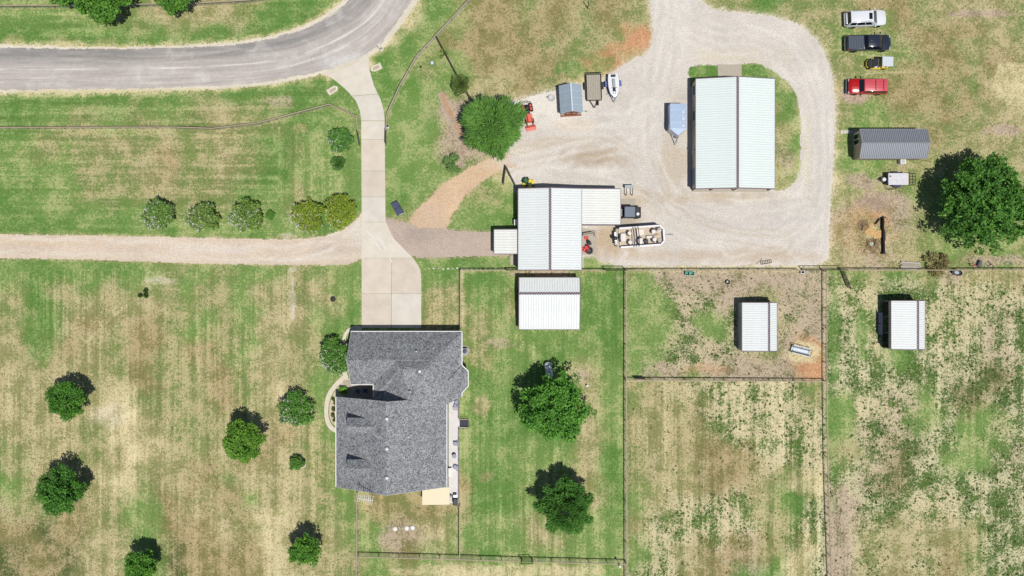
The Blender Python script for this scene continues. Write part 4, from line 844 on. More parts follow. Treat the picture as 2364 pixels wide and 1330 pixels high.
# TV antenna on a mast by the gable
an = thing('tv_antenna', 'white rooftop aerial with many rods on a mast beside the house gable', 'antenna', (*G(878, 1118), 0))
zt = 8.4; MB().tube((0, 0, 0), (0, 0, zt), .035).build('mast', M_steel, an)
M_al = mat('pale_aluminium', (238, 240, 242), .35, .2); rot = math.radians(172)
boom = MB().tube((.3, -.1, zt), (.3 + 1.75 * math.cos(rot), -.1 + 1.75 * math.sin(rot), zt), .035).build('boom', M_al, an)
for k in range(8):
    p = Vector((.3 + math.cos(rot) * (k * .25), -.1 + math.sin(rot) * (k * .25), zt)); hl = .62 - .03 * k if k < 5 else .42; dq = Vector((-math.sin(rot), math.cos(rot), 0)) * hl
    MB().tube(p - dq, p + dq, .025).build('rod', M_al, boom)
# heat pump and propane tank
hpz = thing('heat_pump', 'round grilled heat pump on a timber edged bed by the house', 'air conditioner', (*G(1074, 810), 0))
MB().bbox((0, 0, .45), (.75, .75, .8), .08).build('cabinet', mat('heatpump_grey', (196, 200, 206), .5), hpz); MB().lathe([(.31, 0), (.31, .04), (.1, .06)], (0, 0, .85), 18).build('fan_guard', mat('guard_navy', (58, 62, 92), .5), hpz)
for a, b_ in (((-.5, .65), (.25, .65)), ((.25, .65), (.62, 0)), ((.62, 0), (.25, -.62)), ((.25, -.62), (-.5, -.62))): bar(hpz, (*a, .05), (*b_, .05), .1, .1, M_wood, 'timber_edge')
MB().prism([(-.5, .62), (.22, .62), (.56, 0), (.22, -.6), (-.5, -.6)], 0, .05).build('base', M_conc2, hpz)
pt = thing('propane_tank', 'white propane tank on legs beside the big round lawn tree', 'tank', (*G(1266.5, 853), 0), math.radians(-79))
MB().lathe([(.02, -1.05), (.25, -1.0), (.4, -.85), (.45, -.65), (.45, .65), (.4, .85), (.25, 1.0), (.02, 1.05)], (0, 0, .68), 18, 'X').build('vessel', mat('tank_white', (226, 230, 236), .4, var=.05), pt, 40)
MB().lathe([(.16, 0), (.18, .12), (.12, .2), (.02, .22)], (.1, 0, 1.11), 12).build('valve_dome', M_vent, pt)
for x in (-.6, .6): MB().box((x, 0, .15), (.12, .7, .3)).build('leg', M_conc2, pt)
# ---------------------------------------------------------------- fences and gates
def fence(name, pts, label, m=M_pipe):
    g = [P(*p, FH) for p in pts]; g = [Vector((q.x, q.y, 0)) for q in g]
    L_ = sum((b - a).length for a, b in zip(g[:-1], g[1:])); base = g[0].copy()
    t = thing(name, label, 'fence', base)
    post0 = None; acc = 0
    for si, (a, b) in enumerate(zip(g[:-1], g[1:])):
        a, b = a - base, b - base; l = (b - a).length; k = max(1, round(l / 2.45))
        MB().tube(a + Vector((0, 0, FH)), b + Vector((0, 0, FH)), .062, 8).build('rail', m, t)
        for z in (.18, .42, .66, .9): MB().tube(a + Vector((0, 0, z)), b + Vector((0, 0, z)), .009, 3).build('wire', M_steel, t)
        for i in range(k + (1 if si == len(g) - 2 else 0)):
            p = a.lerp(b, i / k)
            if post0 is None: o = MB().lathe([(.05, 0), (.05, FH - .03)], (0, 0, 0), 7).build('post', m, t); post0 = o
            else: o = post0.copy(); C.objects.link(o)
            o.location = p
    return t
for nm, pts, lb in FENCES: fence(nm, pts, lb, M_pipe_dark if 'dark pipe' in lb else M_pipe)
def gate_frame(p0, p1, hgt, label, mids=(), low=True):
    a = P(*p0); b = P(*p1); t = thing('pipe_gateway', label, 'gate', a); d = b - a; n = d.normalized()
    for f in (0, 1) + tuple(mids): MB().lathe([(.06, 0), (.06, hgt)], d * f, 8).build('post', M_pipe_dark, t)
    MB().tube((0, 0, hgt), d + Vector((0, 0, hgt)), .05, 8).build('header', M_pipe_dark, t)
    if low:
        fs = [0] + list(mids) + [1]
        for u, w in zip(fs[:-1], fs[1:]):
            q = MB().tube(d * u + n * .1 + Vector((0, 0, 1.2)), d * w - n * .1 + Vector((0, 0, 1.2)), .03).build('gate_leaf', M_pipe_dark, t)
            for z in (.25, .55, .85): MB().tube(d * u + n * .1 + Vector((0, 0, z)), d * w - n * .1 + Vector((0, 0, z)), .022).build('bar', M_pipe_dark, q)
            for e in (d * u + n * .1, d * w - n * .1): MB().tube(e + Vector((0, 0, .2)), e + Vector((0, 0, 1.2)), .028).build('stile', M_pipe_dark, q)
    return t
gate_frame((1397, 624.5), (1444, 624.5), 2.3, 'tall dark pipe gate frame by the corner of the back lawn and gravel yard')
gate_frame((1851, 624), (1942, 624), 2.3, 'wide double pipe gate frame over the meeting of the two paddock fences', (.51,))
gate_frame((1203, 1290), (1228, 1290), 2.1, 'narrow pipe gate frame in the fence at the foot of the back lawn')
gate_frame((1170, 624), (1195, 624), 1.5, 'small dark pipe gate between stepping stones and the workshop wall')
def gate_leaf(p0, p1, label, hgt=1.25, nb=5, m=M_pipe_dark, cat='gate'):
    a = P(*p0); b = P(*p1); d = b - a; t = thing('swing_gate', label, cat, a)
    for k in range(nb): MB().tube((0, 0, .2 + k * (hgt - .2) / (nb - 1)), d + Vector((0, 0, .2 + k * (hgt - .2) / (nb - 1))), .035).build('bar', m, t)
    for f in (0, .5, 1): MB().tube(d * f + Vector((0, 0, .02 if f != .5 else .2)), d * f + Vector((0, 0, hgt)), .04).build('stile', m, t)
    return t
gate_leaf((826.5, 305), (832, 336), 'open dark driveway gate leaf on the west side of the concrete')
gate_leaf((892, 302), (891.5, 333), 'open dark driveway gate leaf on the east side of the concrete')
gate_leaf((1168, 385), (1162.5, 426), 'open pipe gate leaf swung toward the grass beside the dirt lane')
gate_leaf((1942, 627), (1956, 664), 'open pipe gate leaf swung into the speckled east pasture')
gate_leaf((1464, 872.5), (1486, 873), 'wire panel leaning on the fence between the two paddocks')
go_ = thing('gate_opener', 'small blue and white gate opener box beside the driveway gate', 'gate opener', (*G(898, 297), 0))
MB().lathe([(.04, 0), (.04, .9)], (0, 0, 0), 8).build('post', M_steel, go_); MB().bbox((0, 0, 1.0), (.32, .36, .4), .05).build('housing', M_plastic_w, go_); MB().box((0, .06, 1.215), (.24, .2, .03)).build('solar_panel', mat('navy_panel', (44, 62, 120), .3), go_)

# ---------------------------------------------------------------- trees
LK = 1.75
def make_tree(label, px, py, rad, hc, style='round', seed=1, flat=.8, col=(70, 112, 48), col2=(112, 152, 66), n=None, leaf=.26, flower=0, name='tree', cat='tree', group=None, trunk=True, sq=1.0, ang=0.0, clus=None, dens=1.0, gap=.0, lk=None):
    r_ = np.random.default_rng(seed); c = P(px, py, hc); base = Vector((c.x, c.y, 0)); R = rad / S * (1 - hc / H); Rz = min(R * flat, hc * .92)
    t = thing(name, label, cat, base, 0, group)
    n = int((n or 2300 * R * R ** .35) * dens); K = clus or int(20 + 30 * R + 9 * R * R)
    # clump centres through the crown volume, mostly towards its surface
    u = r_.normal(size=(K, 3)); u /= np.linalg.norm(u, axis=1, keepdims=True); u[:, 2] = np.where(u[:, 2] < -.25, -u[:, 2] * .5, u[:, 2])
    rr = r_.uniform(.35, .95, K) ** .55; lob = 1 + .05 * np.sin(3 * np.arctan2(u[:, 1], u[:, 0]) + seed) + .05 * np.sin(7 * np.arctan2(u[:, 1], u[:, 0]) + 2 * seed) + r_.normal(0, .07, K)
    ca, sa = math.cos(ang), math.sin(ang)
    cc = u * (rr * lob)[:, None] * np.array([R, R * sq, Rz]); cc[:, 0], cc[:, 1] = cc[:, 0] * ca - cc[:, 1] * sa, cc[:, 0] * sa + cc[:, 1] * ca
    rc = r_.uniform(.24, .55, K) * min(1.0, R / 2.2) ** .8 * (1.15 if R > 4 else 1); tone = r_.uniform(.55, 1.3, K)
    if gap: 
        keep = r_.random(K) > gap; cc, rc, tone, K = cc[keep], rc[keep], tone[keep], keep.sum()
    w_ = rc ** 2; ki = r_.choice(K, n, p=w_ / w_.sum())
    q = r_.normal(size=(n, 3)); q /= np.linalg.norm(q, axis=1, keepdims=True); q[:, 2] = np.abs(q[:, 2]) * np.where(r_.random(n) < .75, 1, -1)
    pos = cc[ki] + q * (rc[ki] * r_.uniform(.55, 1.08, n))[:, None]
    out = pos / np.array([R, R, Rz]); out /= np.linalg.norm(out, axis=1, keepdims=True) + 1e-6
    if style == 'willow':
        d = out * np.array([1.0, 1.0, .35]) + r_.normal(0, .38, (n, 3)); d[:, 2] -= .25; L_ = r_.uniform(.4, 1.0, n); W_ = r_.uniform(.05, .11, n)
        nn = np.stack([r_.normal(0, .35, n), r_.normal(0, .35, n), np.ones(n)], 1)
    elif style == 'spray':
        d = out + r_.normal(0, .45, (n, 3)); d[:, 2] += .15; L_ = r_.uniform(.3, .6, n); W_ = r_.uniform(.07, .14, n); nn = np.stack([r_.normal(0, .5, n), r_.normal(0, .5, n), np.ones(n)], 1)
    else:
        d = q * .5 + r_.normal(0, .6, (n, 3)); d[:, 2] -= .1; L_ = r_.uniform(.7, 1.35, n) * leaf; W_ = L_ * r_.uniform(.5, .75, n); nn = q * .9 + np.array([0, 0, .8]) + r_.normal(0, .35, (n, 3))
    if style != 'round': L_ *= min(1, .35 + R / 3.6)
    d /= np.linalg.norm(d, axis=1, keepdims=True); nn -= d * np.sum(nn * d, 1, keepdims=True); nn /= np.linalg.norm(nn, axis=1, keepdims=True) + 1e-6
    pos[:, 2] = np.maximum(pos[:, 2], -hc + .15)
    v, f_ = leaf_quads(pos, d, nn, L_, W_, .15); v[:, 2] = np.maximum(v[:, 2], -hc + .05); v[:, 2] += hc
    me = np_mesh('crown', v, f_); mixv = np.clip(r_.normal(.5, .28, n) * tone[ki], 0, 1.2)[:, None]
    A_, B_ = np.array(alb(col)) * (lk or LK), np.array(alb(col2)) * (lk or LK); tc_ = (A_ + (B_ - A_) * mixv) * r_.uniform(.85, 1.12, (n, 1))
    set_col(me, 'tint', np.concatenate([np.repeat(tc_, 4, 0), np.ones((n * 4, 1))], 1)); obj('crown', me, M_leaf, t)
    # trunk and limbs
    q_ = MB(); tr = max(.03, .055 * R); top = Vector((r_.normal(0, .05 * R), r_.normal(0, .05 * R), hc * .75)); q_.tube((0, 0, 0), top, tr * 1.25, 8, tr * .75)
    for i in range(min(14, K)):
        e = Vector(cc[i]) * .9 + Vector((0, 0, hc)); s_ = Vector((0, 0, 0)).lerp(top, .45 + .5 * r_.random()); md = s_.lerp(e, .5) + Vector((0, 0, .12 * R)); q_.tube(s_, md, tr * .5, 5, tr * .3); q_.tube(md, e, tr * .3, 5, tr * .1)
    q_.build('trunk', M_bark, t)
    if flower:
        m_ = flower; kf = r_.choice(K, m_); qf = r_.normal(size=(m_, 3)); qf /= np.linalg.norm(qf, axis=1, keepdims=True); qf[:, 2] = np.abs(qf[:, 2])
        pf = cc[kf] + qf * (rc[kf] * 1.05)[:, None]; pf += np.array([0, 0, hc]); side = (pf[:, 0] * -.8 + pf[:, 1] * -.6) / R; kp = r_.random(m_) < .16 + .95 * np.clip(side, 0, 1); pf, qf = pf[kp], qf[kp]; rep = 3
        pf = np.repeat(pf, rep, 0) + r_.normal(0, .05, (len(pf) * rep, 3)); df = np.repeat(qf, rep, 0) + r_.normal(0, .7, (len(pf), 3)); df /= np.linalg.norm(df, axis=1, keepdims=True); nf = np.cross(df, r_.normal(size=df.shape)); nf /= np.linalg.norm(nf, axis=1, keepdims=True); nf *= np.sign(nf[:, 2:3] + 1e-6)
        v, f_ = leaf_quads(pf, df, nf, r_.uniform(.14, .26, len(pf)), r_.uniform(.10, .18, len(pf))); v[:, 2] = np.maximum(v[:, 2], .03); mf = np_mesh('blossom', v, f_); set_col(mf, 'tint', np.tile(np.array([[*alb((240, 240, 226)), 1]]), (len(v), 1))); obj('blossom', mf, M_leaf, t)
    return t
make_tree('huge dark green shade tree near the wire cage trailer and lumber pile', 2272, 474, 106, 4.3, seed=3, flat=.8, leaf=.34, col=(52, 92, 38), col2=(98, 146, 58), dens=.8, gap=.12)
make_tree('large round bright green tree beside the propane tank', 1278, 943, 77, 4.6, seed=4, flat=.85, leaf=.30, col=(60, 108, 40), col2=(106, 158, 62))
make_tree('bushy green tree in the lower back lawn near the narrow gate frame', 1306, 1168, 58, 3.8, style='spray', seed=5, flat=.85, col=(56, 100, 44), col2=(100, 146, 64), dens=1.5)
make_tree('large spiky leaved willow at the edge of the gravel by the orange tractor', 1138, 290, 65, 3.6, style='willow', seed=6, flat=.75, lk=1.5, col=(66, 110, 48), col2=(122, 166, 74), dens=1.35)
make_tree('round green tree in the dry west field, nearest the gravel lane', 157, 922, 45, 3.0, seed=7, flat=.9, leaf=.24, col=(52, 98, 36), col2=(96, 144, 52), sq=.88)
make_tree('round green tree in the dry west field, largest of the field trees', 144, 1134, 54, 3.3, seed=8, flat=.9, leaf=.24, col=(48, 94, 36), col2=(90, 138, 52))
make_tree('yellow green tree in the dry west field, west of the white flowered bush', 564, 1018, 47, 3.3, seed=9, flat=.9, leaf=.25, col=(66, 110, 40), col2=(120, 158, 56), gap=.1)
make_tree('small leafy tree in dry grass south west of the house', 706, 1266, 35, 3.0, seed=10, flat=1.0, leaf=.25, col=(56, 104, 38), col2=(108, 152, 54))
make_tree('irregular small tree at the south edge of the dry west field', 326, 1306, 36, 3.0, seed=11, flat=1.0, leaf=.25, col=(54, 102, 38), col2=(104, 150, 54), gap=.2)
make_tree('leafy oak overhanging the fence on the far verge of the road', 236, -18, 68, 5.0, seed=12, flat=.8, leaf=.32, col=(56, 98, 38), col2=(104, 150, 56), gap=.15)
make_tree('broken crowned oak beside the verge fence, east of the overhanging oak', 405, -26, 50, 4.5, seed=13, flat=.8, leaf=.3, col=(56, 98, 38), col2=(104, 150, 56), gap=.2)
make_tree('small tree tip over the verge fence, west of the overhanging oak', 146, -22, 34, 4.0, seed=14, flat=.8, leaf=.3, col=(56, 98, 38), col2=(104, 150, 56))
CM = dict(name='crepe_myrtle', cat='bush', leaf=.2, flat=.9)
for px, py, r_, lb, sd, fl, c1, c2 in [
 (366, 494, 33, 'white flowering bush in the lane row, furthest from the driveway', 21, 900, (70, 108, 48), (126, 154, 74)),
 (470, 501, 34, 'white flowering bush in the lane row, second from its far end', 22, 800, (74, 110, 46), (132, 152, 72)),
 (569, 499, 35, 'white flowering bush in the lane row, next to the tiny shrub', 23, 900, (70, 108, 46), (134, 156, 72)),
 (711, 500, 36, 'yellow green bush touching its twin by the driveway, with white lower blooms', 24, 800, (84, 116, 40), (150, 160, 58)),
 (786, 489, 37, 'yellow green bush at the driveway corner, touching its twin', 25, 160, (86, 116, 40), (152, 162, 60)),
 (784, 323, 27, 'white dotted round bush near the open west driveway gate', 26, 420, (56, 100, 44), (100, 142, 60)),
 (777, 823, 38, 'white speckled bush hugging the west wall of the garage wing', 27, 700, (56, 102, 42), (106, 146, 60)),
 (685, 947, 38, 'white speckled round bush on the lawn west of the dormers', 28, 700, (58, 104, 42), (106, 148, 62))]:
    make_tree(lb, px, py, r_, 1.5, seed=sd, col=c1, col2=c2, flower=fl, dens=1.5, lk=1.9, **CM)
SB = dict(name='shrub', cat='shrub', trunk=False)
make_tree('small leggy shrub with pale tips south of the white dotted bush', 782, 378, 13, .8, style='spray', seed=31, flat=1, col=(58, 98, 44), col2=(104, 142, 66), flower=40, dens=1.6, **SB)
make_tree('tiny green shrub between the flowering bushes of the lane row', 625, 497, 9.5, .5, seed=32, flat=1, leaf=.16, dens=3, **SB)
make_tree('small rough shrub on the fence line near the spiky willow', 1064, 195, 19, 1.0, style='spray', seed=33, flat=.9, col=(70, 96, 48), col2=(120, 134, 74), flower=30, dens=2.0, **SB)
make_tree('spiky yucca like shrub above the dirt lane', 1044, 379, 19, .7, style='willow', seed=34, flat=.8, col=(66, 102, 54), col2=(124, 152, 88), dens=.8, clus=10, **SB)
make_tree('small shrub in a pale stone ring on the lawn west of the house', 686, 1069, 15, .8, seed=35, flat=1, leaf=.18, dens=2.6, **SB)
make_tree('bright green shrub in the shaded front porch bed', 792, 903, 8, .55, seed=36, flat=1, leaf=.15, col=(80, 132, 46), col2=(140, 184, 70), dens=4, **SB)
make_tree('fallen leafy branch lying in the dry field below the lane', 332, 678, 11, .3, style='spray', seed=37, flat=.5, col=(48, 76, 40), col2=(90, 116, 60), dens=1.2, clus=6, **SB)
make_tree('brown brush heap with dry twigs by the lumber pile', 2164, 607, 26, .5, style='spray', seed=38, flat=.4, col=(120, 112, 78), col2=(160, 150, 104), dens=.28, clus=30, name='brush_pile', cat='brush', trunk=False)
make_tree('little sapling leaning by the dark cross fence', 1024, 126, 9, .5, style='spray', seed=39, flat=.6, col=(90, 120, 60), col2=(140, 160, 90), dens=1.2, clus=6, **SB)
for i, (px, py, r_) in enumerate([(775, 930, 4), (771, 945, 4.5), (769, 958, 4), (773, 968, 4), (770, 921, 3.2)]):
    make_tree(['low dark plant in the pebble bed, second from the porch end', 'low dark plant at the middle of the pebble bed', 'low dark plant in the pebble bed, second from its far end', 'low dark plant at the far end of the pebble bed, away from the porch', 'smallest low plant at the porch end of the pebble bed'][i], px, py, r_, .25, seed=50 + i, flat=1, leaf=.12, col=(82, 92, 52), col2=(120, 122, 70), dens=5, clus=9, name='bed_plant', cat='plant', trunk=False, group='plants in the pebble bed')
# ---------------------------------------------------------------- vehicles (x forward, origin on the ground under the middle)
def wheel(parent, x, y, r=.38, w=.26, rim=M_rim, name='wheel', z=None):
    z = r if z is None else z; s_ = 1 if y > 0 else -1
    o = MB().lathe([(r * .62, -w / 2), (r * .9, -w / 2), (r, -w * .36), (r, w * .36), (r * .9, w / 2), (r * .62, w / 2)], (x, y, z), 18, 'Y').build(name, M_rubber, parent, 35)
    MB().lathe([(r * .63, -w * .3), (r * .63, w * .46), (r * .5, w * .5), (r * .2, w * .42), (.02, w * .46)] if s_ > 0 else [(.02, -w * .46), (r * .2, -w * .42), (r * .5, -w * .5), (r * .63, -w * .46), (r * .63, w * .3)], (x, y, z), 14, 'Y').build('rim', rim, o, 35)
    return o
def body_loft(st):                                    # stations: x, half width, bottom, top
    secs = []
    for x, w, zb, zt in st:
        secs.append([(x, -w * .88, zb), (x, -w, zb + .12), (x, -w, zb + (zt - zb) * .62), (x, -w * .965, zt - .07), (x, -w * .86, zt), (x, 0, zt + .02), (x, w * .86, zt), (x, w * .965, zt - .07), (x, w, zb + (zt - zb) * .62), (x, w, zb + .12), (x, w * .88, zb)])
    return MB().loft(secs)
def pane(parent, quad, u0, u1, v0, v1, name, m=M_glass, off=.012):
    a, b, c, d = [Vector(q) for q in quad]                     # a,b bottom; d,c top
    pt = lambda u, v: (a.lerp(b, u)).lerp(d.lerp(c, u), v)
    n = (b - a).cross(d - a).normalized(); cen = (a + b + c + d) / 4
    if n.dot(cen - Vector((cen.x * .6, 0, cen.z * .9 - .2))) < 0: n = -n
    p = [pt(u0, v0), pt(u1, v0), pt(u1, v1), pt(u0, v1)]
    return MB().loft([[q - n * .01 for q in p], [q + n * off for q in p]]).build(name, m, parent)
def greenhouse(parent, m, xr0, xf0, w0, z0, xr1, xf1, w1, z1, sides, roof_m=None):
    lo = [(xr0, -w0, z0), (xf0, -w0, z0), (xf0, w0, z0), (xr0, w0, z0)]; up = [(xr1, -w1, z1), (xf1, -w1, z1), (xf1, w1, z1), (xr1, w1, z1)]
    k = .10; tp = [(xr1 + k, -w1 + k, z1 + .05), (xf1 - k, -w1 + k, z1 + .05), (xf1 - k, w1 - k, z1 + .05), (xr1 + k, w1 - k, z1 + .05)]
    MB().loft([lo, up]).build('cabin', m, parent); MB().loft([up, tp]).build('roof', roof_m or m, parent, 50)
    pane(parent, (lo[1], lo[2], up[2], up[1]), .05, .95, .06, .93, 'windshield'); pane(parent, (lo[3], lo[0], up[0], up[3]), .07, .93, .15, .9, 'rear_window')
    for u0, u1 in sides:
        pane(parent, (lo[0], lo[1], up[1], up[0]), u0, u1, .1, .88, 'side_window'); pane(parent, (lo[3], lo[2], up[2], up[3]), u0, u1, .1, .88, 'side_window')
def lights(parent, xf, xr, w, zf, zr):
    for s_ in (-1, 1):
        MB().bbox((xf, s_ * w, zf), (.16, .36, .18), .04).build('headlight', mat('headlight_lens', (226, 232, 238), .1), parent)
        MB().bbox((xr, s_ * (w + .12), zr), (.1, .16, .42), .03).build('taillight', mat('taillight_red', (170, 24, 24), .2), parent)
def mirrors(parent, x, w, z, m):
    for s_ in (-1, 1): MB().bbox((x, s_ * (w + .14), z), (.14, .26, .2), .04).build('mirror', m, parent)
M_wpaint = mat('white_car_paint', (238, 241, 246), .25, coat=.6); M_kpaint = mat('black_car_paint', (44, 50, 66), .25, coat=.7, srgb=True); M_rpaint = mat('red_car_paint', (196, 22, 24), .28, coat=.6)
M_rroof = mat('faded_red_roof', (218, 86, 98), .4, coat=.2); M_chrome = mat('chrome', (200, 204, 210), .2, .9); M_kplast = mat('black_plastic', (40, 42, 50), .6)
# white wagon
suv = thing('suv', 'white sport utility vehicle with sunroof, first in the row of parked vehicles', 'car', P(1993, 47), math.radians(2.2), 'vehicles parked on the grass')
body_loft([(-2.58, .84, .5, .98), (-2.5, .95, .36, 1.06), (-1.9, 1.0, .3, 1.1), (0, 1.0, .3, 1.08), (1.2, 1.0, .3, 1.08), (2.0, .97, .32, 1.02), (2.42, .88, .36, .9), (2.6, .66, .46, .76)]).build('body', M_wpaint, suv, 40)
greenhouse(suv, M_wpaint, -2.45, 1.32, .93, 1.06, -2.2, .62, .74, 1.78, ((.05, .27), (.31, .6), (.63, .86)))
for s_ in (-1, 1): MB().tube((-2.0, s_ * .66, 1.87), (.3, s_ * .66, 1.87), .025).build('roof_rail', M_chrome, suv)
MB().box((.25, 0, 1.837), (.42, .8, .02)).build('sunroof', M_glass, suv); MB().bbox((-2.62, 0, .62), (.14, 1.7, .26), .05).build('rear_bumper', M_wpaint, suv); MB().bbox((2.55, 0, .55), (.16, 1.3, .24), .06).build('front_bumper', M_wpaint, suv)
lights(suv, 2.42, -2.52, .66, .82, 1.05); mirrors(suv, 1.05, .96, 1.12, M_wpaint)
for x in (-1.55, 1.62):
    for s_ in (-1, 1): wheel(suv, x, s_ * .9, .38, .26)
# dark pickup
pk = thing('pickup_truck', 'black crew cab pickup with a ribbed bed cover, parked on the grass', 'truck', P(1999, 103), math.radians(1.0), 'vehicles parked on the grass')
body_loft([(-2.82, .9, .62, 1.12), (-2.76, .99, .5, 1.16), (-.7, 1.0, .44, 1.16), (1.4, 1.0, .42, 1.14), (2.2, .98, .44, 1.1), (2.65, .9, .46, 1.0), (2.82, .7, .52, .86)]).build('body', M_kpaint, pk, 40)
greenhouse(pk, M_kpaint, -.62, 1.75, .93, 1.13, -.38, 1.02, .76, 1.82, ((.08, .42), (.46, .84)))
bd = MB().bbox((-1.7, 0, 1.165), (1.95, 1.7, .05), .02).build('bed_cover', mat('slate_cover', (76, 86, 100), .5), pk)
for k in range(6): MB().bbox((-2.5 + k * .32, 0, 1.2), (.28, 1.62, .03), .01).build('cover_panel', mat('slate_cover', (76, 86, 100)), bd)
for k in range(5): MB().box((.3, -.5 + k * .25, 1.875), (1.1, .03, .012)).build('roof_crease', M_kpaint, pk)
MB().bbox((-2.9, 0, .66), (.16, 1.8, .2), .05).build('rear_bumper', M_chrome, pk); MB().bbox((2.8, 0, .6), (.18, 1.5, .24), .06).build('front_bumper', M_chrome, pk); MB().box((-2.75, 0, 1.0), (.06, 1.5, .3)).build('tailgate', M_kpaint, pk)
lights(pk, 2.62, -2.72, .7, .92, 1.0); mirrors(pk, 1.35, .98, 1.25, M_kplast)
for x in (-1.75, 1.85):
    for s_ in (-1, 1): wheel(pk, x, s_ * .9, .42, .28)
MB().box((-2.98, .0, .5), (.22, .06, .06)).build('tow_hitch', M_black, pk)
# red long-roof car
rc_ = thing('suv', 'red sport utility vehicle with faded pink roof, parked on the bare patch', 'car', P(1996, 203), PI, 'vehicles parked on the grass')
body_loft([(-2.46, .9, .42, 1.08), (-2.42, .95, .36, 1.12), (0, .97, .34, 1.12), (1.0, .97, .34, 1.12), (1.9, .95, .36, 1.1), (2.3, .9, .38, 1.02), (2.44, .8, .42, .9)]).build('body', M_rpaint, rc_, 40)
greenhouse(rc_, M_rpaint, -2.4, 1.15, .91, 1.1, -2.28, .62, .76, 1.66, ((.04, .32), (.36, .62), (.65, .88)), M_rroof)
for k in range(3): MB().box((-.85, -.35 + k * .35, 1.722), (1.9, .03, .012)).build('roof_crease', M_rpaint, rc_)
for x in (-.75, -1.75): MB().tube((x, -.68, 1.77), (x, .68, 1.77), .03).build('roof_bar', M_kplast, rc_)
for k in range(3): MB().bbox((1.6, -.4 + k * .4, 1.125), (.9, .07, .04), .015).build('hood_crease', M_rpaint, rc_)
MB().bbox((2.5, 0, .55), (.18, 1.8, .22), .06).build('front_bumper', M_chrome, rc_); MB().bbox((-2.5, 0, .55), (.16, 1.8, .22), .05).build('rear_bumper', M_kplast, rc_); MB().box((2.43, 0, .82), (.05, 1.0, .26)).build('grille', M_kplast, rc_)
lights(rc_, 2.36, -2.44, .72, .85, .95); mirrors(rc_, .95, .96, 1.15, M_kplast)
for x in (-1.45, 1.5):
    for s_ in (-1, 1): wheel(rc_, x, s_ * .86, .38, .25)
# golf cart
gc = thing('golf_cart', 'small yellow golf cart with pale roof and white benches on the grass', 'golf cart', P(2021, 150), PI - math.radians(1), 'vehicles parked on the grass')
M_yel = mat('cart_yellow', (236, 208, 40), .4, coat=.3)
body_loft([(-1.42, .5, .35, .78), (-1.35, .6, .3, .82), (-.6, .62, .26, .8), (-.5, .62, .26, .42), (.55, .62, .26, .42), (.7, .6, .28, .5), (1.2, .5, .3, .45), (1.4, .3, .36, .42)]).build('body', M_yel, gc, 40)
body_loft([(.6, .56, .44, .8), (1.0, .5, .42, .74), (1.3, .32, .42, .6)]).build('cowl', M_kplast, gc, 40)  # cowl coloured black to paint in the windshield and its shadow at the front
for x in (.2, -.75): b_ = MB().bbox((x, 0, .72), (.5, 1.1, .16), .05).build('bench', M_plastic_w, gc); MB().bbox((x - .26, 0, 1.0), (.12, 1.1, .45), .05).build('backrest', M_plastic_w, gc)
MB().bbox((-.82, 0, 1.86), (1.4, 1.26, .07), .05).build('roof', mat('cart_roof', (214, 222, 228), .5), gc)
for x, xt in ((.05, -.16), (-1.35, -1.45)):
    for s_ in (-1, 1): MB().tube((x, s_ * .55, .75), (xt, s_ * .55, 1.84), .025).build('roof_post', M_kplast, gc)
MB().loft([[(.72, -.52, .78), (.72, .52, .78), (.3, .52, 1.5), (.3, -.52, 1.5)], [(.74, -.52, .78), (.74, .52, .78), (.32, .52, 1.5), (.32, -.52, 1.5)]]).build('windshield', M_glass, gc)
MB().tube((.55, .25, .75), (.3, .25, 1.05), .02).build('steering_column', M_kplast, gc); MB().lathe([(.14, -.015), (.17, 0), (.14, .015)], (.3, .25, 1.06), 14).build('steering_wheel', M_kplast, gc)
for x in (-.95, .95):
    for s_ in (-1, 1): wheel(gc, x, s_ * .52, .24, .2)
# black side-by-side
ut = thing('utility_vehicle', 'black side by side buggy with cargo bed half under the carport', 'buggy', P(1449.5, 492), PI, 'farm machines')
M_ub = mat('buggy_grey', (112, 122, 138), .5)
body_loft([(-1.45, .6, .5, .9), (-1.4, .7, .42, .95), (-.5, .72, .36, .95), (-.4, .7, .3, .55), (.5, .7, .3, .55), (.7, .68, .36, .95), (1.3, .5, .42, .8), (1.5, .3, .5, .66)]).build('body', M_kplast, ut, 40)
MB().bbox((.0, 0, 1.88), (1.35, 1.35, .08), .06).build('roof', M_ub, ut)
for x in (-.55, .6):
    for s_ in (-1, 1): MB().tube((x * 1.15, s_ * .66, .9), (x, s_ * .62, 1.86), .03).build('roll_bar', M_black, ut)
for k in range(5): MB().box((-.1 + 0, -.5 + k * .25, 1.925), (1.0, .05, .015)).build('roof_rib', M_ub, ut)
cb = MB()
for c_, d_ in (((-1.05, 0, .98), (.85, 1.35, .05)), ((-1.05, -.66, 1.12), (.85, .05, .28)), ((-1.05, .66, 1.12), (.85, .05, .28)), ((-1.46, 0, 1.12), (.05, 1.35, .28))): cb.box(c_, d_)
cb.build('cargo_bed', M_kplast, ut); MB().lathe([(.16, 0), (.2, .05), (.2, .36), (.1, .38)], (-1.1, .22, 1.0), 12).build('white_pail', M_plastic_w, ut)
MB().bbox((.05, 0, .75), (.5, 1.2, .18), .05).build('seat', M_ub, ut); MB().bbox((1.05, 0, .93), (.55, .9, .06), .02).build('hood_panel', mat('sage_hood', (140, 152, 150), .4), ut)
for x in (-1.0, 1.0):
    for s_ in (-1, 1): wheel(ut, x, s_ * .62, .33, .26)
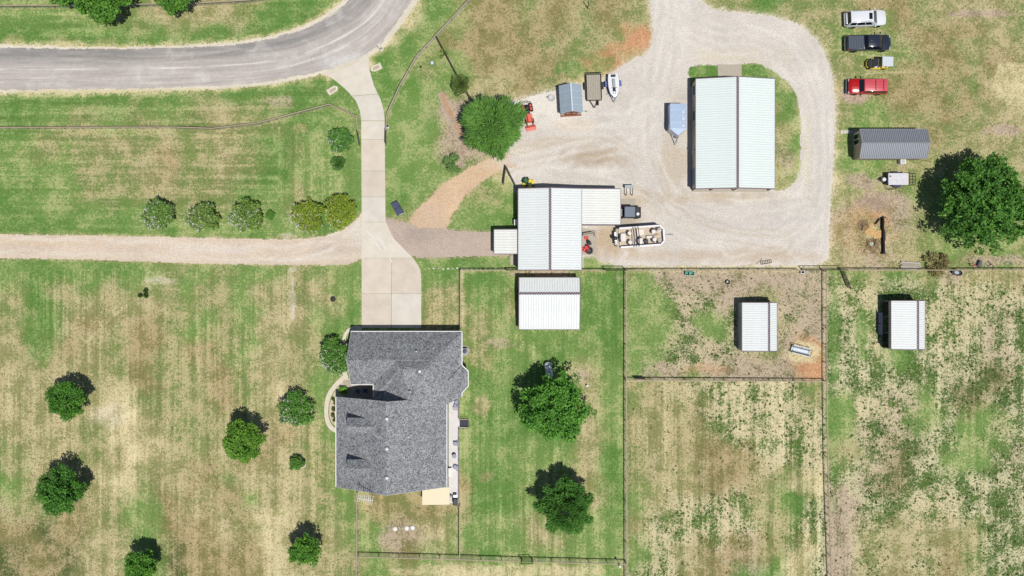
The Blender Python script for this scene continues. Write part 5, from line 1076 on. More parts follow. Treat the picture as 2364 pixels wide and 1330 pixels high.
# orange-red tractor with front loader
tr = thing('tractor', 'orange compact tractor with front loader parked beside the spiky willow', 'tractor', P(1219.5, 266), math.radians(-90 + 12), 'farm machines')
M_or = mat('tractor_orange', (222, 84, 62), .45, var=.06)
MB().bbox((.55, 0, .95), (1.15, .55, .5), .08).build('hood', M_or, tr); MB().bbox((-.55, 0, .7), (1.2, .5, .4), .05).build('chassis', M_black, tr)
for s_ in (-1, 1): MB().bbox((-.75, s_ * .48, 1.05), (.8, .28, .08), .04).build('fender', M_or, tr)
MB().bbox((-.72, 0, 1.05), (.42, .45, .1), .04).build('seat', M_kplast, tr); MB().bbox((-.95, 0, 1.28), (.1, .42, .4), .04).build('seat_back', M_kplast, tr)
MB().tube((.05, 0, 1.1), (-.2, 0, 1.35), .025).build('steering_column', M_black, tr); MB().lathe([(.15, -.015), (.19, 0), (.15, .015)], (-.22, 0, 1.37), 14).build('steering_wheel', M_black, tr)
MB().path([(-1.15, -.5, .9), (-1.25, -.5, 2.1), (-1.25, .5, 2.1), (-1.15, .5, .9)], .04).build('roll_bar', M_black, tr)
for s_ in (-1, 1):
    wheel(tr, -.8, s_ * .55, .55, .34, M_or, 'rear_wheel'); wheel(tr, .85, s_ * .45, .32, .22, M_or, 'front_wheel'); MB().path([(.1, s_ * .38, 1.15), (1.0, s_ * .38, .9), (1.55, s_ * .38, .4)], .05).build('loader_arm', M_or, tr); MB().tube((.45, s_ * .38, .8), (1.2, s_ * .38, .75), .03).build('hydraulic_ram', M_chrome, tr)
MB().loft([[(1.5, y, .62), (1.55, y, .1), (2.05, y, .04), (2.05, y, .1), (1.62, y, .17), (1.58, y, .62)] for y in (-.62, .62)]).build('loader_bucket', M_or, tr)
for s_ in (-1, 1): MB().slab([(1.5, s_ * .62 - .02, .62), (2.05, s_ * .62 - .02, .06), (1.55, s_ * .62 - .02, .06)], .01).build('bucket_cheek', M_or, tr)
MB().box((.55, 0, 1.205), (.9, .3, .01)).build('hood_decal', mat('faded_orange', (238, 112, 92), .5), tr)
# riding mower
mw = thing('riding_mower', 'green riding mower with yellow seat beside the workshop wall', 'mower', P(1219, 427), math.radians(121), 'farm machines')
M_gr = mat('mower_green', (40, 96, 58), .4, coat=.3); M_my = mat('mower_yellow', (246, 222, 40), .45)
MB().bbox((.55, 0, .72), (.75, .6, .42), .12).build('hood', M_gr, mw); MB().bbox((-.45, 0, .58), (.95, .95, .12), .05).build('rear_fender', M_gr, mw); MB().bbox((.05, 0, .36), (1.6, .4, .2), .04).build('chassis', M_kplast, mw)
MB().bbox((-.42, 0, .76), (.48, .52, .16), .07).build('seat', M_my, mw); MB().bbox((-.7, 0, .96), (.12, .5, .34), .06).build('seat_back', M_my, mw)
MB().bbox((.1, 0, .22), (.85, 1.3, .16), .08).build('mower_deck', M_my, mw); MB().bbox((.05, -.78, .2), (.4, .3, .1), .04).build('chute', M_my, mw)
MB().tube((.2, 0, .8), (.0, 0, 1.0), .02).build('steering_column', M_kplast, mw); MB().lathe([(.13, -.015), (.16, 0), (.13, .015)], (-.02, 0, 1.02), 12).build('steering_wheel', M_kplast, mw)
for s_ in (-1, 1): wheel(mw, -.55, s_ * .42, .27, .24, M_my, 'rear_wheel'); wheel(mw, .75, s_ * .4, .19, .16, M_my, 'front_wheel')

# ---------------------------------------------------------------- trailers and boats
# flat utility trailer
ft = thing('flatbed_trailer', 'flat utility trailer with grey plank deck and black frame on the gravel', 'trailer', P(1370, 204), math.radians(-88), 'trailers and boats on the gravel')
for k in range(8): MB().box((0, -.77 + k * .22, .56), (3.2, .20, .05)).build('plank', M_wood, ft)
for s_ in (-1, 1):
    MB().box((0, s_ * .93, .52), (3.3, .08, .16)).build('side_rail', M_black, ft); MB().tube((-1.6, s_ * .93, .95), (1.6, s_ * .93, .95), .03).build('top_rail', M_black, ft)
    for x in (-1.6, 0, 1.6): MB().tube((x, s_ * .93, .55), (x, s_ * .93, .95), .025).build('stake', M_black, ft)
    wheel(ft, -.15, s_ * 1.1, .33, .22); MB().bbox((-.15, s_ * 1.1, .7), (.95, .28, .05), .02).build('fender', M_black, ft); MB().tube((1.65, s_ * .55, .5), (2.6, 0, .45), .045).build('drawbar', M_black, ft)
for x in (-1.66, 1.66): MB().box((x, 0, .52), (.08, 1.9, .16)).build('end_rail', M_black, ft)
for z in (.7, .95, 1.2): MB().tube((-1.75, -.9, z), (-1.75, .9, z), .025).build('ramp_bar', M_black, ft)
for k in range(7): MB().tube((-1.75, -.9 + k * .3, .6), (-1.75, -.9 + k * .3, 1.25), .02).build('ramp_strut', M_black, ft)
wheel(ft, 2.0, .45, .3, .2, name='spare_wheel', z=.45); MB().tube((2.45, 0, 0), (2.45, 0, .6), .03).build('jack', M_steel, ft)
def boat_trailer(t, L_, w, zt=.45, wx=-.4):
    for s_ in (-1, 1): MB().tube((-L_ / 2, s_ * w * .6, zt), (L_ / 2 - .5, s_ * w * .5, zt), .045).build('frame_rail', M_steel, t); MB().tube((L_ / 2 - .5, s_ * w * .5, zt), (L_ / 2 + .5, 0, zt), .045).build('drawbar', M_steel, t); wheel(t, wx, s_ * w, .29, .2)
    for x in (-L_ / 2 + .2, wx, L_ / 2 - .6): MB().tube((x, -w, zt - .06), (x, w, zt - .06), .04).build('crossbar', M_steel, t)
    MB().tube((L_ / 2 + .2, 0, 0), (L_ / 2 + .2, 0, .55), .03).build('jack', M_steel, t)
bt = thing('boat_trailer', 'small two wheeled boat trailer under the white watercraft', 'trailer', P(1415, 203), math.radians(-86)); boat_trailer(bt, 2.9, .92)
for s_ in (-1, 1): MB().bbox((-.4, s_ * .92, .62), (.75, .26, .05), .02).build('fender', mat('blue_fender', (90, 110, 170), .4), bt)
wc = thing('watercraft', 'white ride on watercraft with purple hull on its trailer', 'watercraft', Vector((*P(1415, 203).xy, .47)), math.radians(-86), 'trailers and boats on the gravel')
M_hull = mat('purple_hull', (66, 58, 130), .35, coat=.3)
def hull(sts, m, name, par):
    return MB().loft([[(x, -w, zt), (x, -w * .92, zm), (x, -w * .35, zb), (x, 0, zb - .05), (x, w * .35, zb), (x, w * .92, zm), (x, w, zt), (x, 0, zt + .02)] for x, w, zb, zm, zt in sts]).build(name, m, par, 40)
hull([(-1.6, .64, .12, .25, .45), (-.8, .74, .08, .22, .48), (.2, .72, .08, .22, .5), (.95, .55, .12, .28, .52), (1.35, .22, .25, .38, .54), (1.5, .06, .4, .46, .55)], M_hull, 'hull', wc)
hull([(-1.58, .6, .4, .48, .56), (-.8, .7, .42, .5, .6), (.2, .68, .44, .52, .66), (.95, .51, .48, .56, .66), (1.3, .2, .5, .58, .62), (1.44, .05, .52, .56, .58)], mat('gelcoat_white', (244, 246, 248), .25, coat=.5), 'deck', wc)
MB().bbox((-.35, 0, .76), (1.1, .36, .2), .07).build('seat', mat('pale_grey_vinyl', (172, 178, 174), .6), wc); MB().bbox((.45, 0, .74), (.5, .34, .2), .06).build('console', M_kplast, wc); MB().tube((.3, -.34, .95), (.3, .34, .95), .025).build('handlebar', M_kplast, wc); MB().bbox((-1.3, 0, .66), (.3, .6, .1), .04).build('rear_deck_mat', M_kplast, wc)
MB().path([(.55, -.18, .7), (.95, -.15, .72), (1.1, 0, .72), (.95, .15, .72), (.55, .18, .7)], .02).build('grab_rail', M_kplast, wc)
# enclosed trailer
et = thing('cargo_trailer', 'silver blue enclosed v nose trailer parked against the big barn', 'trailer', P(1559, 284), math.radians(-90), 'trailers and boats on the gravel')
M_ets = mat('trailer_silver', (196, 208, 226), .35, .35, var=.05); M_etr = mat('trailer_roof_blue', (186, 206, 232), .3, .25, var=.04, vscale=1.2)
out = [(-2.05, -1.05), (1.1, -1.05), (1.95, 0), (1.1, 1.05), (-2.05, 1.05)]
MB().loft([[(x, y, .42) for x, y in out], [(x, y, 2.05) for x, y in out]]).build('box', M_ets, et)
for i in range(4): MB().slab([(-2.05 + i * .79 + .01, -1.03, 2.09), (-2.05 + (i + 1) * .79 - .01, -1.03, 2.09), (-2.05 + (i + 1) * .79 - .01, 1.03, 2.09), (-2.05 + i * .79 + .01, 1.03, 2.09)], .05).build('roof_panel', M_etr, et)
MB().slab([(1.12, -1.0, 2.09), (1.9, 0, 2.06), (1.12, 1.0, 2.09)], .05).build('nose_roof', M_etr, et)
for k in range(3): MB().bbox((-1.0 + k * .85, .6, 2.14), (.24, .3, .1), .04).build('roof_vent', M_plastic_w, et)
MB().box((-2.07, 0, 1.25), (.05, 1.9, 1.5)).build('rear_door', M_steel, et); MB().box((.8, -1.07, 1.2), (.75, .05, 1.45)).build('side_door', M_steel, et)
for s_ in (-1, 1): wheel(et, -.5, s_ * 1.08, .34, .2); wheel(et, .25, s_ * 1.08, .34, .2); MB().bbox((-.12, s_ * 1.12, .78), (1.7, .26, .06), .02).build('fender', M_ets, et); MB().tube((1.4, s_ * .6, .45), (2.9, 0, .42), .05).build('drawbar', M_steel, et)
MB().tube((2.6, 0, 0), (2.6, 0, .75), .04).build('jack', M_steel, et); MB().loft([[(1.15, -1.04, .44), (1.15, 1.04, .44), (2.1, 0, .44)], [(1.15, -1.04, .95), (1.15, 1.04, .95), (2.02, 0, .95)]]).build('stone_guard', M_chrome, et)
# cage trailer with a white top
ct = thing('box_trailer', 'navy trailer with scuffed white flat top and mesh ramp south of the cabin', 'trailer', P(2062, 416), PI, 'small trailers on the grass')
M_navy = mat('navy_trailer', (44, 50, 96), .45)
MB().bbox((-.1, 0, .85), (2.6, 1.45, .6), .03).build('box', M_navy, ct); MB().bbox((-.15, .0, 1.19), (2.55, 1.5, .07), .02).build('top_sheet', mat('scuffed_white', (236, 234, 240), .5, c2=(206, 204, 210), vscale=5), ct)
for y in np.linspace(-.72, .72, 5): MB().tube((-1.5, y, .6), (-2.35, y, 1.1), .035).build('ramp_bar', M_black, ct)
for f in np.linspace(0, 1, 4): MB().tube((-1.5 - .85 * f, -.72, .6 + .5 * f), (-1.5 - .85 * f, .72, .6 + .5 * f), .035).build('ramp_cross', M_black, ct)
MB().box((-1.48, 0, .9), (.1, 1.3, .3)).build('tail_board', mat('ochre_board', (196, 160, 52), .7), ct)
for s_ in (-1, 1): wheel(ct, -.2, s_ * .84, .32, .2); MB().bbox((-.2, s_ * .84, .7), (.95, .26, .05), .02).build('fender', M_navy, ct); MB().tube((1.2, s_ * .45, .5), (2.0, 0, .45), .04).build('drawbar', M_black, ct)
MB().lathe([(.2, 0), (.24, .05), (.24, .4), (.1, .46)], (1.5, 0, .5), 14).build('gas_bottle', M_plastic_w, ct); MB().tube((1.85, 0, 0), (1.85, 0, .7), .03).build('jack', M_black, ct)
MB().path([(1.1, .85, .5), (.75, 1.35, .5), (-.5, 1.0, .5)], .035).build('side_bracket', M_black, ct); MB().box((.9, -.35, 1.235), (.16, .2, .03)).build('latch', M_black, ct)
# pontoon boat on its trailer
pa_ = math.radians(4.0); pc = P(1474, 548)
ptr = thing('boat_trailer', 'long bunk trailer carrying the pontoon boat', 'trailer', pc, pa_); boat_trailer(ptr, 6.4, .85, .4, -.6); wheel(ptr, .25, .85, .29, .2); wheel(ptr, .25, -.85, .29, .2); MB().tube((3.6, 0, .4), (4.5, 0, .45), .05).build('tongue', M_steel, ptr)
pb = thing('pontoon_boat', 'cream and purple pontoon boat with round seats parked by the workshop', 'boat', Vector((pc.x, pc.y, .45)), pa_, 'trailers and boats on the gravel')
M_alu = mat('brushed_aluminium', (206, 208, 212), .35, .5); M_carp = mat('beige_deck', (214, 198, 176), .8, var=.06, vscale=5); M_vin = mat('cream_vinyl', (238, 230, 220), .5); M_pur = mat('dark_purple_vinyl', (46, 38, 74), .5)
for s_ in (-1, 1): MB().lathe([(.02, -3.1), (.3, -3.0), (.33, -2.8), (.33, 2.3), (.24, 2.8), (.06, 3.15)], (0, s_ * .78, .35), 14, 'X').build('pontoon', M_alu, pb, 40)
MB().bbox((0, 0, .74), (6.0, 2.45, .08), .1).build('deck', M_carp, pb)
rim_ = [(-2.6, -1.2), (2.5, -1.2), (2.95, -.75), (2.95, .75), (2.5, 1.2), (-2.6, 1.2)]
for a, b_ in zip(rim_[:-1], rim_[1:]):
    bar(pb, (*a, 1.1), (*b_, 1.1), .05, .62, M_vin, 'fence_panel'); bar(pb, (*a, 1.45), (*b_, 1.45), .22, .09, mat('rail_white', (246, 243, 244), .5), 'top_rail')
def pseat(x, y, rz, r_=.3):
    q = MB().lathe([(.05, 0), (.05, .25)], (x, y, .78), 8).build('seat_post', M_alu, pb); MB().lathe([(r_ * .9, 0), (r_, .06), (r_ * .9, .14), (.05, .16)], (x, y, 1.02), 16).build('cushion', M_vin, q, 40)
    arc = [(x + math.cos(rz + t) * r_ * 1.05, y + math.sin(rz + t) * r_ * 1.05, 1.22) for t in np.linspace(-1.5, 1.5, 9)]; MB().path(arc, .09).build('backrest', M_pur, q)
for x, y, rz in ((-1.35, .52, PI), (-1.35, -.62, PI), (1.7, .55, PI * .75), (1.75, -.5, PI), (.0, -.55, PI * .9)): pseat(x, y, rz, .3 if x else .42)
for s_ in (-1, 1): MB().bbox((2.45, s_ * .72, .98), (.7, .62, .38), .2).build('bow_lounge', M_vin, pb); MB().path([(2.1, s_ * .62, 1.25), (2.2, s_ * 1.0, 1.25), (2.75, s_ * 1.05, 1.25)], .07).build('lounge_back', M_pur, pb)
MB().bbox((-2.15, .05, 1.0), (.75, 1.1, .42), .1).build('sun_pad', M_vin, pb); MB().path([(-2.55, -.5, 1.25), (-2.65, 0, 1.3), (-2.55, .5, 1.25)], .1).build('pad_back', M_pur, pb)
MB().bbox((.72, -.7, 1.1), (.4, .6, .65), .06).build('helm_console', M_pur, pb); MB().lathe([(.15, -.015), (.19, 0), (.15, .015)], (.5, -.62, 1.45), 14).build('steering_wheel', M_black, pb); MB().bbox((1.25, -.12, .98), (.95, .35, .4), .05).build('storage_bench', M_vin, pb)
MB().tube((1.4, -.1, 1.22), (2.3, .15, 1.22), .03).build('trolling_motor', M_black, pb); MB().bbox((.1, .55, .795), (.9, .7, .03), .01).build('floor_hatch', M_vin, pb)
for x0 in (-.75, -.45, -.1):    # folded canopy bows
    MB().path([(x0 - .25, -1.25, 1.45), (x0 - .15, -1.15, 1.62), (x0 - .1, 0, 1.66), (x0 - .15, 1.15, 1.62), (x0 - .25, 1.25, 1.45)], .05).build('canopy_bow', M_black if x0 > -.2 else M_pur, pb)
MB().path([(-2.6, .98, .95), (-2.6, -.98, .95)], .08).build('rear_rail', M_vin, pb); MB().box((-2.95, 0, .7), (.5, 1.6, .06)).build('swim_platform', M_alu, pb)
ob = MB().bbox((-3.15, .0, .95), (.5, .42, .6), .1).build('outboard_motor', M_black, pb); MB().bbox((-3.18, 0, .3), (.22, .12, .8), .03).build('leg', M_black, ob); MB().lathe([(.05, -.05), (.16, 0), (.05, .05)], (-3.32, 0, .02), 10, 'X').build('propeller', M_black, ob)
MB().path([(-3.0, -.8, .72), (-3.05, -.8, 1.25), (-3.05, -.5, 1.25), (-3.0, -.5, .72)], .025).build('boarding_ladder', M_alu, pb)
# ---------------------------------------------------------------- small things in the yards
def at(px, py, z=0.0): p = P(px, py); return Vector((p.x, p.y, z))
# black bin / hot tub crate on the lawn
bx_ = thing('stock_bin', 'navy lidded rectangular bin lying on grass beside the concrete driveway', 'bin', at(918, 481), math.radians(-60))
MB().bbox((0, 0, .28), (1.75, .9, .56), .05).build('tub', mat('bin_blue_black', (46, 52, 74), .5), bx_)
for s_ in (-1, 1): MB().bbox((s_ * .43, 0, .59), (.84, .86, .06), .02).build('lid', mat('bin_lid_navy', (60, 68, 104), .45, var=.12, vscale=6), bx_)
MB().bbox((.9, 0, .4), (.08, .6, .1), .02).build('handle', mat('pale_blue', (176, 206, 224), .4), bx_)
# steel work frame by the carport
wf = thing('bench_frame', 'rusty steel bench frame standing beside the carport slab', 'bench', at(1451, 441))
MB().box((0, .45, .95), (1.15, .4, .06)).build('top', M_greywall, wf)
for s_ in (-1, 1): MB().box((s_ * .38, 0, .9), (.09, 1.3, .09)).build('arm', M_pipe_dark, wf); MB().box((s_ * .38, .45, .45), (.1, .1, .9)).build('leg', M_pipe_dark, wf); MB().box((s_ * .38, -.55, .45), (.08, .08, .9)).build('leg', M_pipe_dark, wf)
MB().box((0, .45, .2), (.7, .08, .08)).build('stretcher', M_pipe_dark, wf)
# workshop patio: chairs, fire pit, frame
M_red = mat('red_plastic', (222, 62, 72), .5)
def lawn_chair(px, py, rz, m, label, name='lawn_chair', group=None):
    t = thing(name, label, 'chair', at(px, py, .045), rz, group)
    MB().bbox((0, 0, .4), (.5, .5, .06), .03).build('seat', m, t); MB().loft([[(-.25, -.25, .42), (-.25, .25, .42), (-.42, .25, .95), (-.42, -.25, .95)], [(-.2, -.25, .42), (-.2, .25, .42), (-.37, .25, .97), (-.37, -.25, .97)]]).build('backrest', m, t)
    t.scale = (.82, .82, .9)
    for s_ in (-1, 1):
        MB().box((.02, s_ * .28, .6), (.5, .07, .05)).build('armrest', m, t)
        for x in (-.2, .22): MB().box((x, s_ * .24, .2), (.05, .05, .4)).build('leg', m, t)
    return t
lawn_chair(1343, 575, .3, M_red, 'red plastic chair tucked under the workshop eave'); lawn_chair(1349, 577, 2.4, M_red, 'red plastic chair on the workshop slab next to the fire pit'); lawn_chair(1354, 573, -2.0, M_red, 'red plastic chair between the fire pit and the grey chair'); lawn_chair(1360, 563, -1.2, M_kplast, 'dark grey folding chair alone on the workshop slab'); 
fp = thing('fire_pit', 'round dark fire pit with ring on the workshop slab', 'fire pit', at(1360, 579, .045)); MB().lathe([(.3, 0), (.42, .3), (.36, .3), (.26, .08)], (0, 0, .08), 14).build('bowl', M_black, fp, 40); MB().lathe([(.44, .3), (.5, .32), (.44, .36)], (0, 0, .08), 14, caps=False).build('ring', M_pipe_dark, fp)
for a in range(3): MB().tube((.3 * math.cos(a * 2.1), .3 * math.sin(a * 2.1), 0), (.28 * math.cos(a * 2.1), .28 * math.sin(a * 2.1), .25), .025).build('leg', M_black, fp)
sw = thing('porch_swing', 'thin pipe swing frame standing on the slab south of the carport wall', 'swing', at(1356, 541, .045), math.radians(8))
for s_ in (-1, 1): MB().path([(s_ * .85, -.35, 0), (s_ * .8, 0, 1.3), (s_ * .85, .35, 0)], .03).build('leg', M_pipe_dark, sw)
MB().tube((-.8, 0, 1.3), (.8, 0, 1.3), .035).build('crossbar', M_pipe_dark, sw); MB().bbox((0, 0, .45), (1.2, .4, .05), .02).build('seat', M_wood, sw)
for s_ in (-1, 1): MB().tube((s_ * .55, 0, .47), (s_ * .55, 0, 1.3), .012).build('chain', M_steel, sw)
rf = thing('toy_tray', 'small red plastic tray on the workshop slab under the swing frame', 'tray', at(1353, 549, .045)); MB().lathe([(.2, 0), (.28, .12), (.25, .12), (.18, .03)], (0, 0, 0), 10).build('tray', M_red, rf)
lad = thing('wire_rack', 'grey wire rack leaning along the workshop wall above the grass strip', 'rack', at(1344.5, 603), math.radians(90))
for z in (.3, .7, 1.1): 
    MB().tube((-.85, 0, z), (.85, 0, z), .02).build('shelf_rail', M_steel, lad); MB().tube((-.85, .3, z), (.85, .3, z), .02).build('shelf_rail', M_steel, lad)
for x in np.linspace(-.85, .85, 5): MB().path([(x, 0, 0), (x, 0, 1.15), (x, .3, 1.15), (x, .3, 0)], .02).build('upright', M_steel, lad)
bl = thing('feed_bucket', 'white square bucket on bare soil behind the lawn shed gable', 'bucket', at(1309, 762)); MB().lathe([(.14, 0), (.17, .3), (.15, .3), (.12, .03)], (0, 0, 0), 12).build('pail', M_conc2, bl); MB().path([(-.16, 0, .28), (0, .02, .42), (.16, 0, .28)], .012).build('handle', M_steel, bl)
# paddock furniture
M_teal = mat('teal_tub', (30, 138, 112), .45)
for i, (px, lb) in enumerate(((1585.5, 'teal feed tub below the paddock fence, the west one of a pair'), (1596, 'teal feed tub below the paddock fence, the east one of a pair'))):
    t = thing('feed_tub', lb, 'tub', at(px, 631.5), 0, 'teal feed tubs'); o_ = [(-.26, -.24), (.26, -.24), (.26, .24), (-.26, .24)]; i_ = [(x * .82, y * .82) for x, y in o_]
    MB().loft([[(x * .85, y * .85, .0) for x, y in o_], [(*p, .5) for p in o_], [(*p, .5) for p in i_], [(x * .9, y * .9, .12) for x, y in i_]]).build('tub', M_teal, t); MB().bbox((0, 0, .505), (.62, .58, .03), .01).build('rim', mat('teal_rim', (52, 156, 130), .5), t) if False else None
    MB().path([(-.27, -.25, .5), (.27, -.25, .5), (.27, .25, .5), (-.27, .25, .5), (-.27, -.25, .5)], .025).build('rim', mat('teal_rim', (120, 196, 176), .5), t)
def tyre_thing(name, px, py, r_, w, label, m=M_rubber):
    t = thing(name, label, 'tyre', at(px, py)); MB().lathe([(r_ * .55, .02), (r_ * .85, 0), (r_, w * .25), (r_, w * .75), (r_ * .85, w), (r_ * .55, w - .02)], (0, 0, 0), 20, caps=False).build('tyre', m, t, 40); MB().lathe([(r_ * .56, .03), (r_ * .56, .06), (.02, .05)], (0, 0, 0), 14).build('salt_lick', mat('pale_lick', (206, 202, 198), .8), t); return t
tyre_thing('tyre_feeder', 1679, 651, .31, .24, 'black tyre feeder with pale centre lying in the bare paddock')
wt = thing('waterer', 'small white framed water trough below the double gate frame', 'trough', at(1851, 628.5)); MB().loft([[(-.24, -.18, 0), (.24, -.18, 0), (.24, .18, 0), (-.24, .18, 0)], [(-.26, -.2, .45), (.26, -.2, .45), (.26, .2, .45), (-.26, .2, .45)], [(-.2, -.14, .45), (.2, -.14, .45), (.2, .14, .45), (-.2, .14, .45)], [(-.19, -.13, .3), (.19, -.13, .3), (.19, .13, .3), (-.19, .13, .3)]]).build('basin', M_plastic_w, wt); MB().box((0, 0, .32), (.38, .26, .02)).build('water', mat('dark_water', (36, 40, 52), .1), wt)
hf = thing('hay_feeder', 'long steel hay feeder with wire sides on the orange soil', 'feeder', at(1846, 809), math.radians(-14))
for s_ in (-1, 1):
    for x in (-1.2, 0, 1.2): MB().path([(x, s_ * .42, 0), (x, s_ * .42, .5), (x, s_ * .5, 1.0)], .03).build('leg', M_black, hf)
    for z, y in ((.5, .42), (1.0, .5)): MB().tube((-1.2, s_ * y, z), (1.2, s_ * y, z), .03).build('rail', M_steel, hf)
    for x in np.linspace(-1.15, 1.15, 13): MB().tube((x, s_ * .5, 1.0), (x, s_ * .08, .45), .012).build('rod', M_steel, hf)
MB().loft([[(x, -.42, .5), (x, -.25, .3), (x, .25, .3), (x, .42, .5), (x, .38, .5), (x, .22, .34), (x, -.22, .34), (x, -.38, .5)] for x in (-1.2, 1.2)]).build('tray', mat('trough_grey', (150, 158, 168), .4, .4), hf)
for x in (-1.2, 1.2): MB().tube((x, -.5, 1.0), (x, .5, 1.0), .03).build('end_rail', M_black, hf)
ld = thing('ladder', 'short dark ladder panel lying at the south edge of the gravel yard', 'ladder', at(1768, 605, .03), math.radians(9))
for s_ in (-1, 1): MB().tube((-.68, s_ * .2, .05), (.68, s_ * .2, .05), .035).build('stile', M_pipe_dark, ld)
for x in np.linspace(-.68, .68, 7): MB().tube((x, -.2, .05), (x, .2, .05), .03).build('rung', M_pipe_dark, ld)
rd = thing('metal_rod', 'thin bent rod lying next to the ladder panel on gravel', 'rod', at(1752, 604, .03), math.radians(40)); MB().path([(-.5, 0, .03), (.4, 0, .03), (.5, .1, .03)], .025).build('rod', M_pipe_dark, rd)
# fence-line clutter, east
lp = thing('lumber_pile', 'stack of weathered grey boards and posts along the east fence', 'lumber', at(2100, 614), math.radians(-2))
rr2 = random.Random(4)
for k in range(12):
    lay = k // 5; y = -.38 + (k % 5) * .19 + lay * .05; L_ = rr2.uniform(1.9, 2.7); MB().box((rr2.uniform(-.15, .15), y, .1 + lay * .13), (L_, .15, .11), rr2.uniform(-.05, .05)).build('board', M_wood if k % 3 else mat('pale_board', (206, 196, 182), .85, var=.15), lp)
for x in (-.9, .9): MB().box((x, 0, .025), (.1, 1.1, .05)).build('bearer', M_pipe_dark, lp)
bt2 = thing('stock_tank', 'oval black stock tank with pale water just inside the east pasture', 'tank', at(2206, 629.5), math.radians(-12))
def oval(a, b_, z, n=18): return [(a * math.cos(2 * PI * i / n), b_ * math.sin(2 * PI * i / n), z) for i in range(n)]
MB().loft([oval(.62, .34, 0), oval(.68, .4, .5), oval(.62, .34, .5), oval(.6, .32, .3)]).build('tank', mat('tank_black', (26, 30, 44), .5), bt2); MB().prism([(x, y) for x, y, z in oval(.3, .2, 0)], .28, .34).build('float_lid', mat('float_grey', (176, 186, 200), .5), bt2)
mt_ = thing('rolled_mat', 'grey rolled rubber mat standing beside the east fence', 'mat', at(2259, 609), math.radians(68)); MB().lathe([(.02, -.42), (.2, -.42), (.26, -.38), (.26, .38), (.2, .42), (.02, .42)], (0, 0, .27), 14, 'X').build('roll', mat('mat_grey', (104, 108, 116), .8), mt_, 40); MB().box((0, .22, .04), (.8, .3, .05)).build('loose_flap', mat('mat_grey', (104, 108, 116)), mt_)
hn = thing('yard_hydrant', 'red yard hydrant on a post along the east fence', 'hydrant', at(2241, 613)); MB().lathe([(.04, 0), (.04, .85)], (0, 0, 0), 8).build('riser', M_red, hn); MB().bbox((0, 0, .9), (.14, .2, .16), .03).build('head', M_red, hn); MB().tube((-.28, 0, 1.0), (.28, 0, .98), .025).build('handle', M_red, hn); MB().tube((0, -.05, .9), (0, -.24, .82), .03).build('spout', M_steel, hn)
br = thing('scrap_pipes', 'dark crossed pipes with a white elbow lying by the east fence', 'pipes', at(2283, 612))
MB().tube((-.6, -.15, .06), (.35, .05, .06), .05).build('pipe', M_pipe_dark, br); MB().tube((-.2, .5, .14), (.55, -.25, .14), .05).build('pipe', M_pipe_dark, br); MB().lathe([(.08, 0), (.12, .06), (.08, .14)], (.3, -.05, .0), 10).build('elbow', M_plastic_w, br); MB().lathe([(.06, 0), (.1, .05), (.06, .12)], (-.45, -.1, .0), 10).build('cap', M_plastic_w, br)
hz_ = thing('garden_hose', 'loose grey hose curled on bare soil beyond the crossed pipes', 'hose', at(2325, 610)); MB().path([(.55 * math.cos(t) * (1 - t * .05), .2 * math.sin(t) + .02 * t, .03) for t in np.linspace(0, 9, 40)], .03, 5).build('hose', mat('hose_green_grey', (120, 132, 122), .6), hz_)
# burn pit with its dark plank
pl_ = thing('retaining_plank', 'long charred timber wall standing along the burn patch', 'timber', at(2036, 543))
for k, (ya, yb, xo) in enumerate(((2.1, .7, -.03), (.7, -.75, .03), (-.75, -2.3, .06))): MB().box((xo, (ya + yb) / 2, .3), (.2, ya - yb + .02, .6), .02 * (k - 1)).build('timber', mat('charred_timber', (40, 38, 42), .9, var=.3, vscale=5), pl_)
MB().box((.22, -.1, .25), (.12, 1.1, .5)).build('brace', mat('slate_brace', (86, 92, 108), .8), pl_)
for x, y in ((.05, 2.2), (.08, -2.35)): MB().box((x, y, .3), (.5, .1, .6), .4 if y > 0 else 0).build('end_post', mat('charred_timber', (40, 38, 42)), pl_)
lg = thing('charred_log', 'short charred log lying beside the burnt timber wall', 'log', at(2025, 511), math.radians(52)); MB().lathe([(.1, -.45), (.12, 0), (.09, .45)], (0, 0, .11), 9, 'X').build('log', mat('charred_timber', (40, 38, 42)), lg); MB().tube((.1, .05, .15), (.3, .2, .2), .03, 6, .015).build('stub', mat('charred_timber', (40, 38, 42)), lg)
def debris(px, py, n, sp, c1, label, name='debris_pile', z=.2):
    t = thing(name, label, 'debris', at(px, py)); r_ = random.Random(int(px)); 
    for k in range(n):
        x, y = r_.gauss(0, sp), r_.gauss(0, sp * .7); a = r_.uniform(0, PI); l = r_.uniform(.2, .5); zz = r_.uniform(.03, z); d_ = Vector((math.cos(a) * l, math.sin(a) * l, r_.uniform(-.02, .06)))
        MB().tube(Vector((x, y, zz)) - d_, Vector((x, y, zz)) + d_, r_.uniform(.02, .045), 5, .012).build('stick', c1, t)
    MB().lathe([(sp * 1.5, 0), (sp * 1.1, .06), (sp * .5, .1), (.02, .11)], (0, 0, -.005), 14).build('ash_mound', mat('ash_soil', (150, 126, 92), .95, var=.3, vscale=5), t, 60); return t
debris(2013, 565, 22, .6, mat('burnt_sticks', (92, 84, 78), .9), 'heap of burnt sticks and ash at the south end of the burn patch'); debris(1992, 520, 10, .5, mat('burnt_sticks', (92, 84, 78)), 'dark ash heap at the north end of the burn patch')
rk = [(2009, 535, .8, .6), (2027, 541, .85, .62), (2011, 521, .45, .35)]
M_sand = mat('sandstone', (226, 186, 128), .9, c2=(206, 166, 110), vscale=4)
